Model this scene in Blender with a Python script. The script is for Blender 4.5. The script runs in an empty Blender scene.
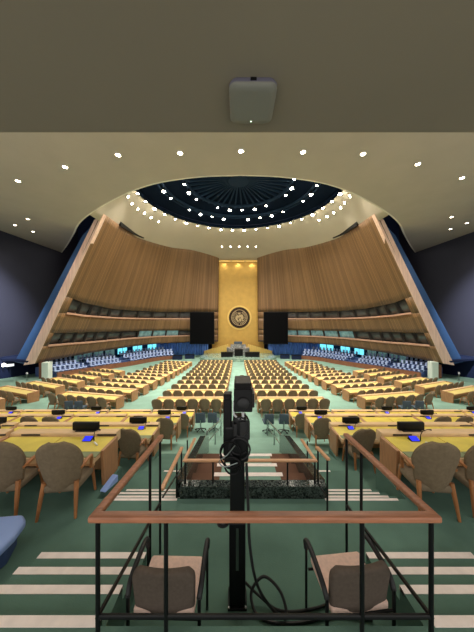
import bpy, bmesh, math, random
from mathutils import Vector, Matrix
from mathutils.bvhtree import BVHTree
random.seed(7)
E = 7.3            # eye height above the floor before the dais
CX = -0.2          # the camera stands a little left of the hall's axis
F_PX = 237.0
SC = bpy.context.scene
COL = SC.collection
PI = math.pi

# ------------------------------------------------------------------ camera, world, exposure
cam = bpy.data.cameras.new('camera'); cam_o = bpy.data.objects.new('camera', cam); COL.objects.link(cam_o)
cam_o.location = (CX, 0, E); cam_o.rotation_euler = (PI/2, 0, 0)
cam.sensor_width = 36; cam.lens = 36*F_PX/632; cam.clip_start = .05; cam.clip_end = 200
SC.camera = cam_o
w = bpy.data.worlds.new('world'); SC.world = w; w.use_nodes = True
w.node_tree.nodes['Background'].inputs[0].default_value = (1, .97, .93, 1)
w.node_tree.nodes['Background'].inputs[1].default_value = .85
vs = SC.view_settings
vs.view_transform = 'Standard'; vs.look = 'None'; vs.gamma = 1; vs.use_curve_mapping = False
vs.exposure = 0.75
SC.cycles.use_denoising = True
SC.cycles.max_bounces = 8; SC.cycles.diffuse_bounces = 5; SC.cycles.sample_clamp_indirect = 6
P_RIM, P_RING, P_DOWN, P_WASH, P_GOLD, P_GLOW = 1150, 900, 260, 60, 80, 26000
WARM = (1, .93, .83)

def wp(px, py, d):
    """the point of the hall seen at a pixel, d metres in front of the camera"""
    return Vector(((px-237)/F_PX*d + CX, d, E - (py-316)/F_PX*d))

# ------------------------------------------------------------------ materials
def lin(c):
    return tuple(((v/255)/12.92 if v/255 < .04045 else ((v/255+.055)/1.055)**2.4) for v in c)
MATS = {}
def mat(name, rgb, rough=.6, metal=0, noise=0, nscale=8, emit=None, estr=1, bump=0, bscale=60, stretch=None, spec=.5, alpha=1, trans=0):
    m = bpy.data.materials.new(name); m.use_nodes = True
    nt = m.node_tree; b = nt.nodes['Principled BSDF']
    c = lin(rgb)
    b.inputs['Base Color'].default_value = (*c, 1)
    b.inputs['Roughness'].default_value = rough; b.inputs['Metallic'].default_value = metal
    b.inputs['Specular IOR Level'].default_value = spec
    if trans: b.inputs['Transmission Weight'].default_value = trans
    if alpha < 1: b.inputs['Alpha'].default_value = alpha
    if emit is not None:
        b.inputs['Emission Color'].default_value = (*lin(emit), 1); b.inputs['Emission Strength'].default_value = estr
    if noise or bump:
        tc = nt.nodes.new('ShaderNodeTexCoord'); mp = nt.nodes.new('ShaderNodeMapping')
        nt.links.new(tc.outputs['Object'], mp.inputs[0])
        if stretch: mp.inputs['Scale'].default_value = stretch
    if noise:
        n = nt.nodes.new('ShaderNodeTexNoise'); n.inputs['Scale'].default_value = nscale; n.inputs['Detail'].default_value = 5
        nt.links.new(mp.outputs[0], n.inputs['Vector'])
        r = nt.nodes.new('ShaderNodeValToRGB'); nt.links.new(n.outputs['Fac'], r.inputs[0])
        r.color_ramp.elements[0].position = .3; r.color_ramp.elements[1].position = .7
        r.color_ramp.elements[0].color = (*[v*(1-noise) for v in c], 1)
        r.color_ramp.elements[1].color = (*[min(1, v*(1+noise)) for v in c], 1)
        nt.links.new(r.outputs[0], b.inputs['Base Color'])
    if bump:
        n2 = nt.nodes.new('ShaderNodeTexNoise'); n2.inputs['Scale'].default_value = bscale
        nt.links.new(mp.outputs[0], n2.inputs['Vector'])
        bp = nt.nodes.new('ShaderNodeBump'); bp.inputs['Strength'].default_value = bump; bp.inputs['Distance'].default_value = .01
        nt.links.new(n2.outputs['Fac'], bp.inputs['Height']); nt.links.new(bp.outputs[0], b.inputs['Normal'])
    MATS[name] = m
    return m

def slat_mat(name, rgb, per_m=4.0, dark=.55):
    """vertical wooden slats along the UV's u axis (metres)"""
    m = bpy.data.materials.new(name); m.use_nodes = True
    nt = m.node_tree; N = nt.nodes; L = nt.links; b = N['Principled BSDF']
    c = lin(rgb)
    tc = N.new('ShaderNodeTexCoord'); sx = N.new('ShaderNodeSeparateXYZ'); L.new(tc.outputs['UV'], sx.inputs[0])
    mul = N.new('ShaderNodeMath'); mul.operation = 'MULTIPLY'; mul.inputs[1].default_value = per_m; L.new(sx.outputs[0], mul.inputs[0])
    fl = N.new('ShaderNodeMath'); fl.operation = 'FLOOR'; L.new(mul.outputs[0], fl.inputs[0])
    fr = N.new('ShaderNodeMath'); fr.operation = 'FRACT'; L.new(mul.outputs[0], fr.inputs[0])
    wn = N.new('ShaderNodeTexWhiteNoise'); wn.noise_dimensions = '1D'; L.new(fl.outputs[0], wn.inputs['W'])
    gr = N.new('ShaderNodeTexNoise'); gr.inputs['Scale'].default_value = 1.0
    mp = N.new('ShaderNodeMapping'); mp.inputs['Scale'].default_value = (3, .25, 1); L.new(tc.outputs['UV'], mp.inputs[0]); L.new(mp.outputs[0], gr.inputs['Vector'])
    ad = N.new('ShaderNodeMath'); ad.operation = 'MULTIPLY_ADD'; ad.inputs[1].default_value = .55; L.new(wn.outputs[0], ad.inputs[0])
    h = N.new('ShaderNodeMath'); h.operation = 'MULTIPLY'; h.inputs[1].default_value = .5; L.new(gr.outputs['Fac'], h.inputs[0]); L.new(h.outputs[0], ad.inputs[2])
    r = N.new('ShaderNodeValToRGB'); L.new(ad.outputs[0], r.inputs[0])
    r.color_ramp.elements[0].position = .1; r.color_ramp.elements[1].position = .95
    r.color_ramp.elements[0].color = (*[v*.62 for v in c], 1); r.color_ramp.elements[1].color = (*[min(1, v*1.35) for v in c], 1)
    gt = N.new('ShaderNodeMath'); gt.operation = 'GREATER_THAN'; gt.inputs[1].default_value = .82; L.new(fr.outputs[0], gt.inputs[0])
    mx = N.new('ShaderNodeMix'); mx.data_type = 'RGBA'; L.new(gt.outputs[0], mx.inputs[0]); L.new(r.outputs[0], mx.inputs[6])
    mx.inputs[7].default_value = (*[v*dark for v in c], 1)
    L.new(mx.outputs[2], b.inputs['Base Color'])
    bp = N.new('ShaderNodeBump'); bp.inputs['Strength'].default_value = .6; bp.inputs['Distance'].default_value = .03; bp.invert = True
    L.new(gt.outputs[0], bp.inputs['Height']); L.new(bp.outputs[0], b.inputs['Normal'])
    b.inputs['Roughness'].default_value = .5
    MATS[name] = m
    return m

def marble_mat(name, a, bcol, scale=7):
    m = bpy.data.materials.new(name); m.use_nodes = True
    nt = m.node_tree; N = nt.nodes; L = nt.links; b = N['Principled BSDF']
    tc = N.new('ShaderNodeTexCoord'); n = N.new('ShaderNodeTexNoise'); n.inputs['Scale'].default_value = scale; n.inputs['Detail'].default_value = 9
    n.inputs['Distortion'].default_value = 1.6
    L.new(tc.outputs['Object'], n.inputs['Vector'])
    r = N.new('ShaderNodeValToRGB'); L.new(n.outputs['Fac'], r.inputs[0])
    e = r.color_ramp.elements; e[0].position = .42; e[0].color = (*lin(a), 1); e[1].position = .66; e[1].color = (*lin(bcol), 1)
    L.new(r.outputs[0], b.inputs['Base Color']); b.inputs['Roughness'].default_value = .12
    MATS[name] = m

mat('carpet', (94, 123, 110), .95, noise=.16, nscale=1.6, bump=.3, bscale=120, spec=.1)
mat('carpet_sheen', (126, 158, 142), .9, noise=.14, nscale=.9, bump=.3, bscale=120, spec=.15)  # the green carpet again, its pale glossy sheen put into the colour
mat('carpet_brown', (104, 74, 58), .9, noise=.12, nscale=3, spec=.2)
mat('nosing', (244, 230, 222), .8, noise=.06, nscale=12, spec=.2)
mat('rail_wood', (172, 114, 84), .38, noise=.22, nscale=6, stretch=(1, 8, 8))
mat('rail_light', (208, 156, 114), .4, noise=.15, nscale=6, stretch=(1, 8, 8))
mat('chair_wood', (170, 112, 66), .45, noise=.2, nscale=10)
mat('desk_wood', (202, 154, 108), .42, noise=.13, nscale=5, stretch=(1, 7, 3))
mat('desk_pale_wood', (224, 188, 142), .42, noise=.1, nscale=5, stretch=(1, 8, 3))
mat('desk_end', (176, 128, 88), .45, noise=.14, nscale=4, stretch=(6, 6, 1))
mat('leather', (222, 200, 80), .35, noise=.1, nscale=4)
mat('leather_pale', (226, 206, 124), .4, noise=.06, nscale=4)
mat('edge_reflection', (122, 132, 92), .5, noise=.06, nscale=6)  # grey-green reflection on the desk top, given as a colour
mat('taupe', (126, 110, 88), .9, noise=.12, nscale=30, bump=.25, bscale=220, spec=.15)
mat('taupe_inner', (126, 112, 92), .9, noise=.1, nscale=30, spec=.15)
mat('grey_fabric', (80, 92, 102), .85, noise=.1, nscale=30, spec=.2)
mat('cream_fabric', (232, 200, 184), .9, noise=.08, nscale=40, bump=.2, bscale=260, spec=.1)
mat('stone_fabric', (98, 87, 78), .9, noise=.1, nscale=40, bump=.2, bscale=260, spec=.1)
mat('black', (9, 9, 11), .45, spec=.25)
mat('black_paint', (14, 14, 16), .38, spec=.35)
mat('black_rubber', (24, 24, 26), .55)
mat('screen_black', (4, 4, 6), .6, spec=.08)
mat('lens_glass', (10, 14, 28), .05)
mat('chrome', (190, 195, 198), .22, metal=1)
mat('steel', (150, 158, 156), .3, metal=1)
mat('white_plastic', (205, 205, 208), .4)
mat('ap_plastic', (124, 123, 113), .45)
mat('ap_edge', (96, 94, 108), .5)
mat('paper', (232, 230, 224), .7)
mat('blue_screen', (20, 30, 150), .3, emit=(30, 40, 230), estr=.9)
mat('led', (220, 255, 220), .3, emit=(220, 255, 210), estr=2)
mat('plaster', (180, 168, 152), .85, noise=.03, nscale=.7, spec=.15)
mat('plaster_edge', (222, 214, 196), .8, spec=.15)
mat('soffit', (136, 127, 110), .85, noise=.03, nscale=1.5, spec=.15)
mat('dome_plaster', (190, 180, 160), .85, noise=.03, nscale=.5, spec=.15)
mat('oculus_dark', (10, 22, 38), .95, spec=.05)
mat('oculus_rib', (28, 46, 66), .8, spec=.1)
slat_mat('wood_slats', (132, 100, 66), 4.2)
mat('fin_wood', (244, 206, 182), .5, noise=.14, nscale=1.2, stretch=(5, 5, .6))
mat('fin_blue', (58, 88, 130), .7, noise=.05, nscale=1, spec=.2)
mat('wall_purple', (44, 45, 58), .6, noise=.06, nscale=.4, spec=.35)
mat('navy', (28, 38, 66), .8, spec=.2)
mat('curtain_blue', (108, 150, 232), .8, noise=.3, nscale=2, stretch=(3, 3, .5), spec=.2)
mat('gold', (206, 166, 86), .45, metal=.35, noise=.07, nscale=1.2)
mat('gold_light', (232, 198, 112), .4, metal=.3)
mat('bronze', (52, 34, 22), .4, metal=.5)
mat('bronze_light', (196, 172, 130), .4, metal=.5)
marble_mat('dark_marble', (22, 29, 27), (84, 94, 88), 22)
marble_mat('green_marble', (112, 140, 124), (158, 178, 162), 2)
marble_mat('grey_marble', (110, 112, 110), (170, 170, 166), 3)
mat('column_white', (216, 226, 214), .6, noise=.03, nscale=2)
mat('rust_wood', (132, 84, 60), .5, noise=.15, nscale=3)
mat('seat_blue', (172, 190, 226), .6, noise=.04, nscale=20)
mat('seat_navy', (62, 84, 130), .8)
mat('booth_glass', (84, 84, 86), .12, noise=.35, nscale=.8)
mat('booth_glass_lit', (120, 150, 150), .15, noise=.6, nscale=1.4, emit=(110, 150, 150), estr=.22)
mat('booth_dark', (48, 42, 38), .7)
mat('sill_wood', (186, 146, 122), .5, noise=.1, nscale=3)
mat('cyan_window', (120, 190, 210), .3, emit=(110, 215, 235), estr=.85, noise=.3, nscale=2)
mat('lamp_lens', (255, 250, 235), .3, emit=(255, 246, 226), estr=30)
mat('lamp_lens_soft', (255, 250, 235), .3, emit=(255, 246, 226), estr=12)
mat('lamp_lens_warm', (255, 225, 150), .3, emit=(255, 214, 120), estr=2.2)
mat('sign_white', (230, 232, 236), .4, emit=(220, 228, 240), estr=.5)
mat('pale_blue', (150, 176, 232), .5, noise=.03, nscale=4)

# ------------------------------------------------------------------ mesh helpers
class MB:
    def __init__(s): s.v = []; s.f = []; s.m = []; s.uv = {}
    def add(s, vs, fs, mi=0):
        o = len(s.v); s.v += [tuple(v) for v in vs]
        for f in fs: s.f.append(tuple(i+o for i in f)); s.m.append(mi)
        return s
    def box(s, x0, x1, y0, y1, z0, z1, mi=0, M=None):
        vs = [Vector((x, y, z)) for z in (z0, z1) for y in (y0, y1) for x in (x0, x1)]
        if M is not None: vs = [M @ v for v in vs]
        return s.add(vs, [(0,2,3,1),(4,5,7,6),(0,1,5,4),(2,6,7,3),(0,4,6,2),(1,3,7,5)], mi)
    def prism_x(s, poly, x0, x1, mi=0):
        """poly of (y, z), drawn out from x0 to x1"""
        n = len(poly); vs = [(x0, y, z) for y, z in poly]+[(x1, y, z) for y, z in poly]
        a = sum(poly[i][0]*poly[(i+1) % n][1]-poly[(i+1) % n][0]*poly[i][1] for i in range(n))
        fs = [tuple(range(n)), tuple(range(2*n-1, n-1, -1))]+[(i, i+n, (i+1) % n+n, (i+1) % n) for i in range(n)]
        if a > 0: fs = [tuple(reversed(f)) for f in fs]
        return s.add(vs, fs, mi)
    def prism_z(s, poly, z0, z1, mi=0, M=None):
        n = len(poly); vs = [Vector((x, y, z0)) for x, y in poly]+[Vector((x, y, z1)) for x, y in poly]
        if M is not None: vs = [M @ v for v in vs]
        a = sum(poly[i][0]*poly[(i+1) % n][1]-poly[(i+1) % n][0]*poly[i][1] for i in range(n))
        fs = [tuple(range(n-1, -1, -1)), tuple(range(n, 2*n))]+[(i, (i+1) % n, (i+1) % n+n, i+n) for i in range(n)]
        if a < 0: fs = [tuple(reversed(f)) for f in fs]
        return s.add(vs, fs, mi)
    def tube(s, pts, r, n=10, mi=0, sx=1.0):
        pts = [Vector(p) for p in pts]; rs = r if isinstance(r, (list, tuple)) else [r]*len(pts)
        vs = []; up = None
        for i, p in enumerate(pts):
            t = ((pts[min(i+1, len(pts)-1)]-p).normalized()+(p-pts[max(i-1, 0)]).normalized()).normalized()
            if up is None:
                up = Vector((0, 0, 1)) if abs(t.z) < .9 else Vector((0, 1, 0))
            a = t.cross(up).normalized(); up = a.cross(t).normalized()
            for k in range(n):
                q = 2*PI*k/n
                vs.append(p+a*math.cos(q)*rs[i]*sx+up*math.sin(q)*rs[i])
        fs = [(i*n+k, i*n+(k+1) % n, (i+1)*n+(k+1) % n, (i+1)*n+k) for i in range(len(pts)-1) for k in range(n)]
        fs += [tuple(range(n-1, -1, -1)), tuple((len(pts)-1)*n+k for k in range(n))]
        return s.add(vs, fs, mi)
    def bar(s, p, q, wx, wz, mi=0):
        """rectangular bar from p to q, wide sideways and deep upwards"""
        p = Vector(p); q = Vector(q); t = (q-p).normalized()
        up = Vector((0, 0, 1)) if abs(t.z) < .95 else Vector((0, 1, 0))
        a = t.cross(up).normalized(); u = a.cross(t).normalized()
        vs = [b+a*i*wx/2+u*j*wz/2 for b in (p, q) for i, j in ((-1,-1),(1,-1),(1,1),(-1,1))]
        return s.add(vs, [(0,1,2,3),(7,6,5,4),(0,4,5,1),(1,5,6,2),(2,6,7,3),(3,7,4,0)], mi)
    def lathe(s, prof, n=16, mi=0, M=None):
        vs = [];
        for r, z in prof:
            for k in range(n):
                v = Vector((r*math.cos(2*PI*k/n), r*math.sin(2*PI*k/n), z)); vs.append(M @ v if M is not None else v)
        L = len(prof)
        fs = [(i*n+k, i*n+(k+1) % n, (i+1)*n+(k+1) % n, (i+1)*n+k) for i in range(L-1) for k in range(n)]
        fs += [tuple(range(n-1, -1, -1)), tuple((L-1)*n+k for k in range(n))]
        return s.add(vs, fs, mi)
    def grid(s, rows, mi=0, closed=False, flip=False):
        """rows of equally many points"""
        n = len(rows[0]); vs = [p for r in rows for p in r]; fs = []
        for i in range(len(rows)-1):
            for k in range(n if closed else n-1):
                f = (i*n+k, i*n+(k+1) % n, (i+1)*n+(k+1) % n, (i+1)*n+k)
                fs.append(tuple(reversed(f)) if flip else f)
        return s.add(vs, fs, mi)
    def mesh(s, name, mats, smooth=False, bevel=0, segs=2, recalc=True):
        me = bpy.data.meshes.new(name); me.from_pydata(s.v, [], s.f)
        for m in mats: me.materials.append(MATS[m])
        me.polygons.foreach_set('material_index', s.m)
        if s.uv:
            ul = me.uv_layers.new(name='UVMap')
            for l in me.loops:
                if l.vertex_index in s.uv: ul.data[l.index].uv = s.uv[l.vertex_index]
        if bevel or recalc:
            bm = bmesh.new(); bm.from_mesh(me)
            if recalc: bmesh.ops.recalc_face_normals(bm, faces=bm.faces)
            if bevel: bmesh.ops.bevel(bm, geom=[e for e in bm.edges if len(e.link_faces) == 2 and e.calc_face_angle(0) > .5], offset=bevel, segments=segs, affect='EDGES', profile=.5, clamp_overlap=True)
            bm.to_mesh(me); bm.free()
        if smooth:
            me.polygons.foreach_set('use_smooth', [True]*len(me.polygons))
            try: me.set_sharp_from_angle(angle=math.radians(42))
            except Exception: pass
        me.update()
        return me
    def build(s, name, mats, parent=None, smooth=False, bevel=0, segs=2, recalc=True):
        if isinstance(mats, str): mats = [mats]
        o = bpy.data.objects.new(name, s.mesh(name, mats, smooth, bevel, segs, recalc)); COL.objects.link(o)
        if parent is not None: o.parent = parent
        return o

def tag(o, label, cat, group=None, kind=None):
    o['label'] = label; o['category'] = cat
    if group: o['group'] = group
    if kind: o['kind'] = kind
    return o
def struct(o, label=None, cat=None):
    o['kind'] = 'structure'
    if label: o['label'] = label; o['category'] = cat
    return o
def thing(name, label, cat, loc=(0, 0, 0), rz=0, group=None):
    o = bpy.data.objects.new(name, None); o.empty_display_size = .1; COL.objects.link(o)
    o.location = loc; o.rotation_euler = (0, 0, rz)
    return tag(o, label, cat, group)
def dup(root, loc, rz, label, group=None):
    r = root.copy(); COL.objects.link(r); r.location = loc; r.rotation_euler = (0, 0, rz); r['label'] = label
    if group: r['group'] = group
    for ch in root.children:
        c = ch.copy(); COL.objects.link(c); c.parent = r
        for g in ch.children:
            d = g.copy(); COL.objects.link(d); d.parent = c
    return r
ORD = 'first second third fourth fifth sixth seventh eighth ninth tenth eleventh twelfth thirteenth fourteenth fifteenth sixteenth seventeenth eighteenth nineteenth twentieth'.split()
def nth(i): return ORD[i] if i < 20 else 'twenty-'+ORD[i-20] if i < 29 else ('thirtieth' if i == 29 else 'thirty-'+ORD[i-30] if i < 39 else 'fortieth' if i == 39 else 'forty-'+ORD[i-40])
def spot(name, loc, target, power, angle=100, blend=.6, radius=.08, color=WARM, parent=None):
    l = bpy.data.lights.new(name, 'SPOT'); l.energy = power; l.spot_size = math.radians(angle); l.spot_blend = blend
    l.shadow_soft_size = radius; l.color = color
    o = bpy.data.objects.new(name, l); COL.objects.link(o); o.location = loc
    o.rotation_euler = (Vector(target)-Vector(loc)).to_track_quat('-Z', 'Y').to_euler()
    if parent is not None: o.parent = parent
    return o
def catmull(pts, n):
    pts = [Vector(p) for p in pts]; P = [2*pts[0]-pts[1]]+pts+[2*pts[-1]-pts[-2]]; out = []
    S = len(pts)-1
    for i in range(n+1):
        t = i/n*S; k = min(int(t), S-1); u = t-k
        a, b, c, d = P[k:k+4]
        out.append(.5*((2*b)+(c-a)*u+(2*a-5*b+4*c-d)*u*u+(3*b-a-3*c+d)*u**3))
    return out
def interp(pts, x):
    if x <= pts[0][0]: return pts[0][1]
    for (a, b), (c, d) in zip(pts, pts[1:]):
        if x <= c: return b+(d-b)*(x-a)/(c-a)
    return pts[-1][1]

# ------------------------------------------------------------------ floors and steps
FP = [(6.2, -3.6), (7.15, -4.05), (9.2, -4.72), (11.75, -4.96), (13.8, -5.19), (15.85, -5.45), (17.9, -5.71), (19.95, -5.94), (22, -6.16),
      (24, -6.37), (26.1, -6.56), (28.2, -6.76), (30.2, -6.9), (32.3, -7.05), (34.3, -7.2), (36.5, -7.3), (50, -7.3)]
def fz(d): return E+interp(FP, d)
fb = MB()
prof = [(d, E+z) for d, z in FP]
fb.prism_x(prof+[(50, -.6), (6.2, -.6)], -25, 25)
struct(fb.build('floor', 'carpet_sheen'), 'green carpeted hall floor sloping down to the dais', 'floor')
Z1, Z2, ZP = E-2.6, E-3.45, E-2.12
b = MB(); b.box(-9, 9, 1.2, 3.37, E-3.6, Z1)
for s in (-1, 1):
    b.box(min(s*2.2, s*9), max(s*2.2, s*9), 3.37, 4.1, E-3.6, Z1)
struct(b.build('floor', 'carpet'), 'green carpet of the upper level with the camera pit', 'floor')
for s, side in ((-1, 'left'), (1, 'right')):
    b = MB(); b.box(min(s*2.2, s*9), max(s*2.2, s*9), 4.1, 6.2, E-3.8, Z2)
    struct(b.build('floor', 'carpet'), 'green carpeted terrace of the second desk row on the %s' % side, 'floor')
b = MB(); b.box(-9, 9, -1.5, 1.2, E-3.6, ZP); b.box(-1.15, 1.15, 1.2, 1.62, E-3, ZP)
struct(b.build('floor', 'carpet'), 'green carpeted platform behind the railing', 'floor')
# near steps beside the pit
def nosing_strip(parent, x0, x1, d, z, wid=.058):
    q = MB(); q.box(x0, x1, d-wid, d+.006, z-.03, z+.004)
    return q.build('nosing', 'nosing', parent)
for s, side in ((-1, 'left'), (1, 'right')):
    x0, x1 = sorted((s*1.15, s*2.25))
    t = thing('stairs', 'green carpeted steps with pale nosings beside the camera pit on the %s' % side, 'stairs', (0, 0, 0)); t['kind'] = 'structure'
    b = MB(); ds = [(2.48, -2.48), (2.22, -2.36), (1.966, -2.24), (1.67, -2.12)]
    poly = [(1.2, Z1), (2.48, Z1)]
    for i, (d, z) in enumerate(ds):
        poly.append((d, E+z))
        if i < 3: poly.append((ds[i+1][0], E+z))
    poly.append((1.2, E-2.12))
    b.prism_x(poly, x0, x1); b.build('treads', 'carpet', t)
    for d, z in ds: nosing_strip(t, x0-.0, x1+.0, d, E+z)
    # second flight down to the desk rows
    x0, x1 = sorted((s*1.05, s*2.2))
    t = thing('stairs', 'lower flight of carpeted aisle steps between marble parapet and desks on the %s' % side, 'stairs'); t['kind'] = 'structure'
    ds = [(3.37, -2.6), (3.58, -2.72), (3.81, -2.84), (4.04, -2.96), (4.72, -3.08)]
    poly = [(3.371, E-4), (3.371, Z1-.12)]
    for d, z in ds[1:]: poly += [(d, E+z), (d, E+z-.12)]
    poly += [(6.2, E-3.6), (6.2, E-4)]
    b = MB(); b.prism_x(poly, x0, x1); b.build('treads', 'carpet', t)
    for i, (d, z) in enumerate(ds):
        a0, a1 = sorted((s*1.05, s*2.08)) if i < 4 else sorted((s*1.1, s*1.65))
        nosing_strip(t, a0, a1, d, E+z, .034)
# stairwell behind the marble curb
t = thing('stairs', 'wide steps with pale nosings going down between the marble parapets', 'stairs'); t['kind'] = 'structure'
poly = [(3.55, E-4.4), (3.55, E-2.78), (4.2, E-2.78), (4.2, E-2.99), (4.8, E-2.99), (4.8, E-3.2), (5.5, E-3.2), (5.5, E-3.4), (6.2, E-3.6), (6.2, E-4.4)]
b = MB(); b.prism_x(poly, -.5, .55); b.build('treads', 'carpet_sheen', t)
b = MB(); b.prism_x(poly, -.98, -.5); b.prism_x(poly, .55, .98); b.build('side_treads', 'carpet_brown', t)
for d, z in ((4.2, -2.78), (4.8, -2.99), (5.5, -3.2)): nosing_strip(t, -.6, .6, d, E+z, .09)
b = MB(); b.box(-1.02, 1.1, 3.4, 3.55, Z1-.3, E-2.45)
for s in (-1, 1):
    a0, a1 = sorted((s*.98, s*1.12))
    b.prism_x([(3.55, E-4.2), (3.55, E-2.45), (5.9, E-2.98), (6.6, E-3.3), (6.6, E-4.2)], a0, a1)
o = b.build('marble_parapet', 'dark_marble', bevel=.006)
tag(o, 'low dark veined marble parapet around the stairwell in front of the pit', 'parapet'); o['kind'] = 'structure'

# ------------------------------------------------------------------ ceilings
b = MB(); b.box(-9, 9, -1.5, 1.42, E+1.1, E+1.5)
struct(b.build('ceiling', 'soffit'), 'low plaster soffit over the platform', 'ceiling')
HC = E+8.75
half = catmull([(0, 14.7, 0), (3, 14.95, 0), (6.5, 16.0, 0), (10.8, 18.7, 0), (14.8, 22.0, 0), (18, 25.6, 0), (21.4, 29.4, 0), (24.4, 32.6, 0)], 42)
edge = [(-p.x, p.y) for p in reversed(half)][:-1]+[(p.x, p.y) for p in half]
b = MB()
n = len(edge)
b.add([(x, y, HC) for x, y in edge]+[(x, 1.42, HC) for x, y in edge], [(i, i+1, n+i+1, n+i) for i in range(n-1)])
b.add([(x, y, HC+.35) for x, y in edge]+[(x, 1.42, HC+.35) for x, y in edge], [(n+i, n+i+1, i+1, i) for i in range(n-1)])
struct(b.build('ceiling', 'plaster', recalc=False), 'flat cream ceiling with a curved front edge and downlights', 'ceiling')
b = MB()
b.tube([(x, y+.03, HC+.14) for x, y in edge], .16, 8)
struct(b.build('trim_1', 'plaster_edge', smooth=True), 'pale rounded lip along the curved ceiling edge', 'trim')
b = MB(); b.box(-25, 25, 1.2, 50, E+17.2, E+17.5)  # dark plane added above everything to keep world light out
struct(b.build('light_shield', 'navy'), 'dark plane added over the hall to block world light', 'light_shield')

# ------------------------------------------------------------------ great side walls
BOT = [(-20.4, 23.7, -4.75), (-19.6, 28, -4.75), (-18.3, 32.5, -4.75), (-14.8, 39.4, -4.75), (-9.4, 42.6, -4.75), (-3.7, 44, -4.75)]
TOP = [(-13.5, 23.7, 10.2), (-13.55, 28.6, 10.45), (-13.1, 32.6, 10.75), (-10.6, 37.6, 11.3), (-7.3, 40.9, 11.65), (-3.55, 44, 11.9)]
NU = 60
def zof(p): return p.z
botc = catmull([(x, y, z+E) for x, y, z in BOT], NU); topc = catmull([(x, y, z+E) for x, y, z in TOP], NU)
leng = [0]
for i in range(NU): leng.append(leng[-1]+(botc[i+1]-botc[i]).length)
def S(u, v):
    t = u*NU; i = min(int(t), NU-1); f = t-i
    return (botc[i].lerp(botc[i+1], f)).lerp(topc[i].lerp(topc[i+1], f), v)
def pix(p): return (237+(p.x-CX)*F_PX/p.y, 316-(p.z-E)*F_PX/p.y)
# heights of the booth windows along the wall, by how high their edges stand in metres at stations along it
U0 = 0.02
lowA = [(0, 341), (0, 0)]
def vcurve(pts):
    """v along u for a line that runs through the given places on the wall"""
    out = []
    for i in range(NU+1):
        u = i/NU; lo, hi = 0, 1
        for _ in range(40):
            m = (lo+hi)/2; px, py = pix(S(u, m))
            if py > interp(pts, px): lo = m
            else: hi = m
        out.append(lo)
    return out
UP_T = vcurve([(60, 296), (70, 297.5), (84, 303), (110, 308.5), (130, 310.5), (160, 311.8), (219, 312)])
UP_B = vcurve([(60, 313), (70, 314), (84, 316), (110, 317.8), (130, 318.6), (160, 318.9), (219, 318.6)])
LO_T = vcurve([(40, 332.5), (49, 333), (70, 332.6), (90, 332), (130, 331.2), (160, 330.6), (219, 330.2)])
LO_B = vcurve([(40, 346.5), (49, 346), (70, 344), (90, 342.6), (130, 338.6), (160, 336.6), (219, 334.8)])
def at(lst, u):
    t = u*NU; i = min(int(t), NU-1); return lst[i]+(lst[i+1]-lst[i])*(t-i)
def mir(p, s): return Vector((p.x*-s, p.y, p.z)) if s > 0 else Vector(p)
def wall_normal(u, v):
    a = S(min(u+.01, 1), v)-S(max(u-.01, 0), v); c = S(u, min(v+.02, 1))-S(u, max(v-.02, 0))
    nrm = a.cross(c).normalized()
    return nrm if nrm.x > 0 else -nrm          # towards the hall's axis for the left wall
def wall_band(name, s, v0, v1, m, us, off0=0, off1=None, nv=6, thick=.3, label=None):
    b = MB(); rows = []; 
    for k in range(nv+1):
        row = []
        for u in us:
            a = v0(u); c = v1(u); v = a+(c-a)*k/nv
            nn = wall_normal(u, v); p = S(u, v)+nn*off0
            b.uv[len(b.v)+len(rows)*len(us)+len(row)] = (interp([(i/NU, leng[i]) for i in range(NU+1)], u), p.z)
            row.append(mir(p, s))
        rows.append(row)
    b.grid(rows, flip=(s > 0))
    o = b.build(name, m, recalc=False, smooth=True)
    md = o.modifiers.new('solid', 'SOLIDIFY'); md.thickness = thick; md.offset = 1 if False else -1; md.use_even_offset = False
    return o
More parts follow.
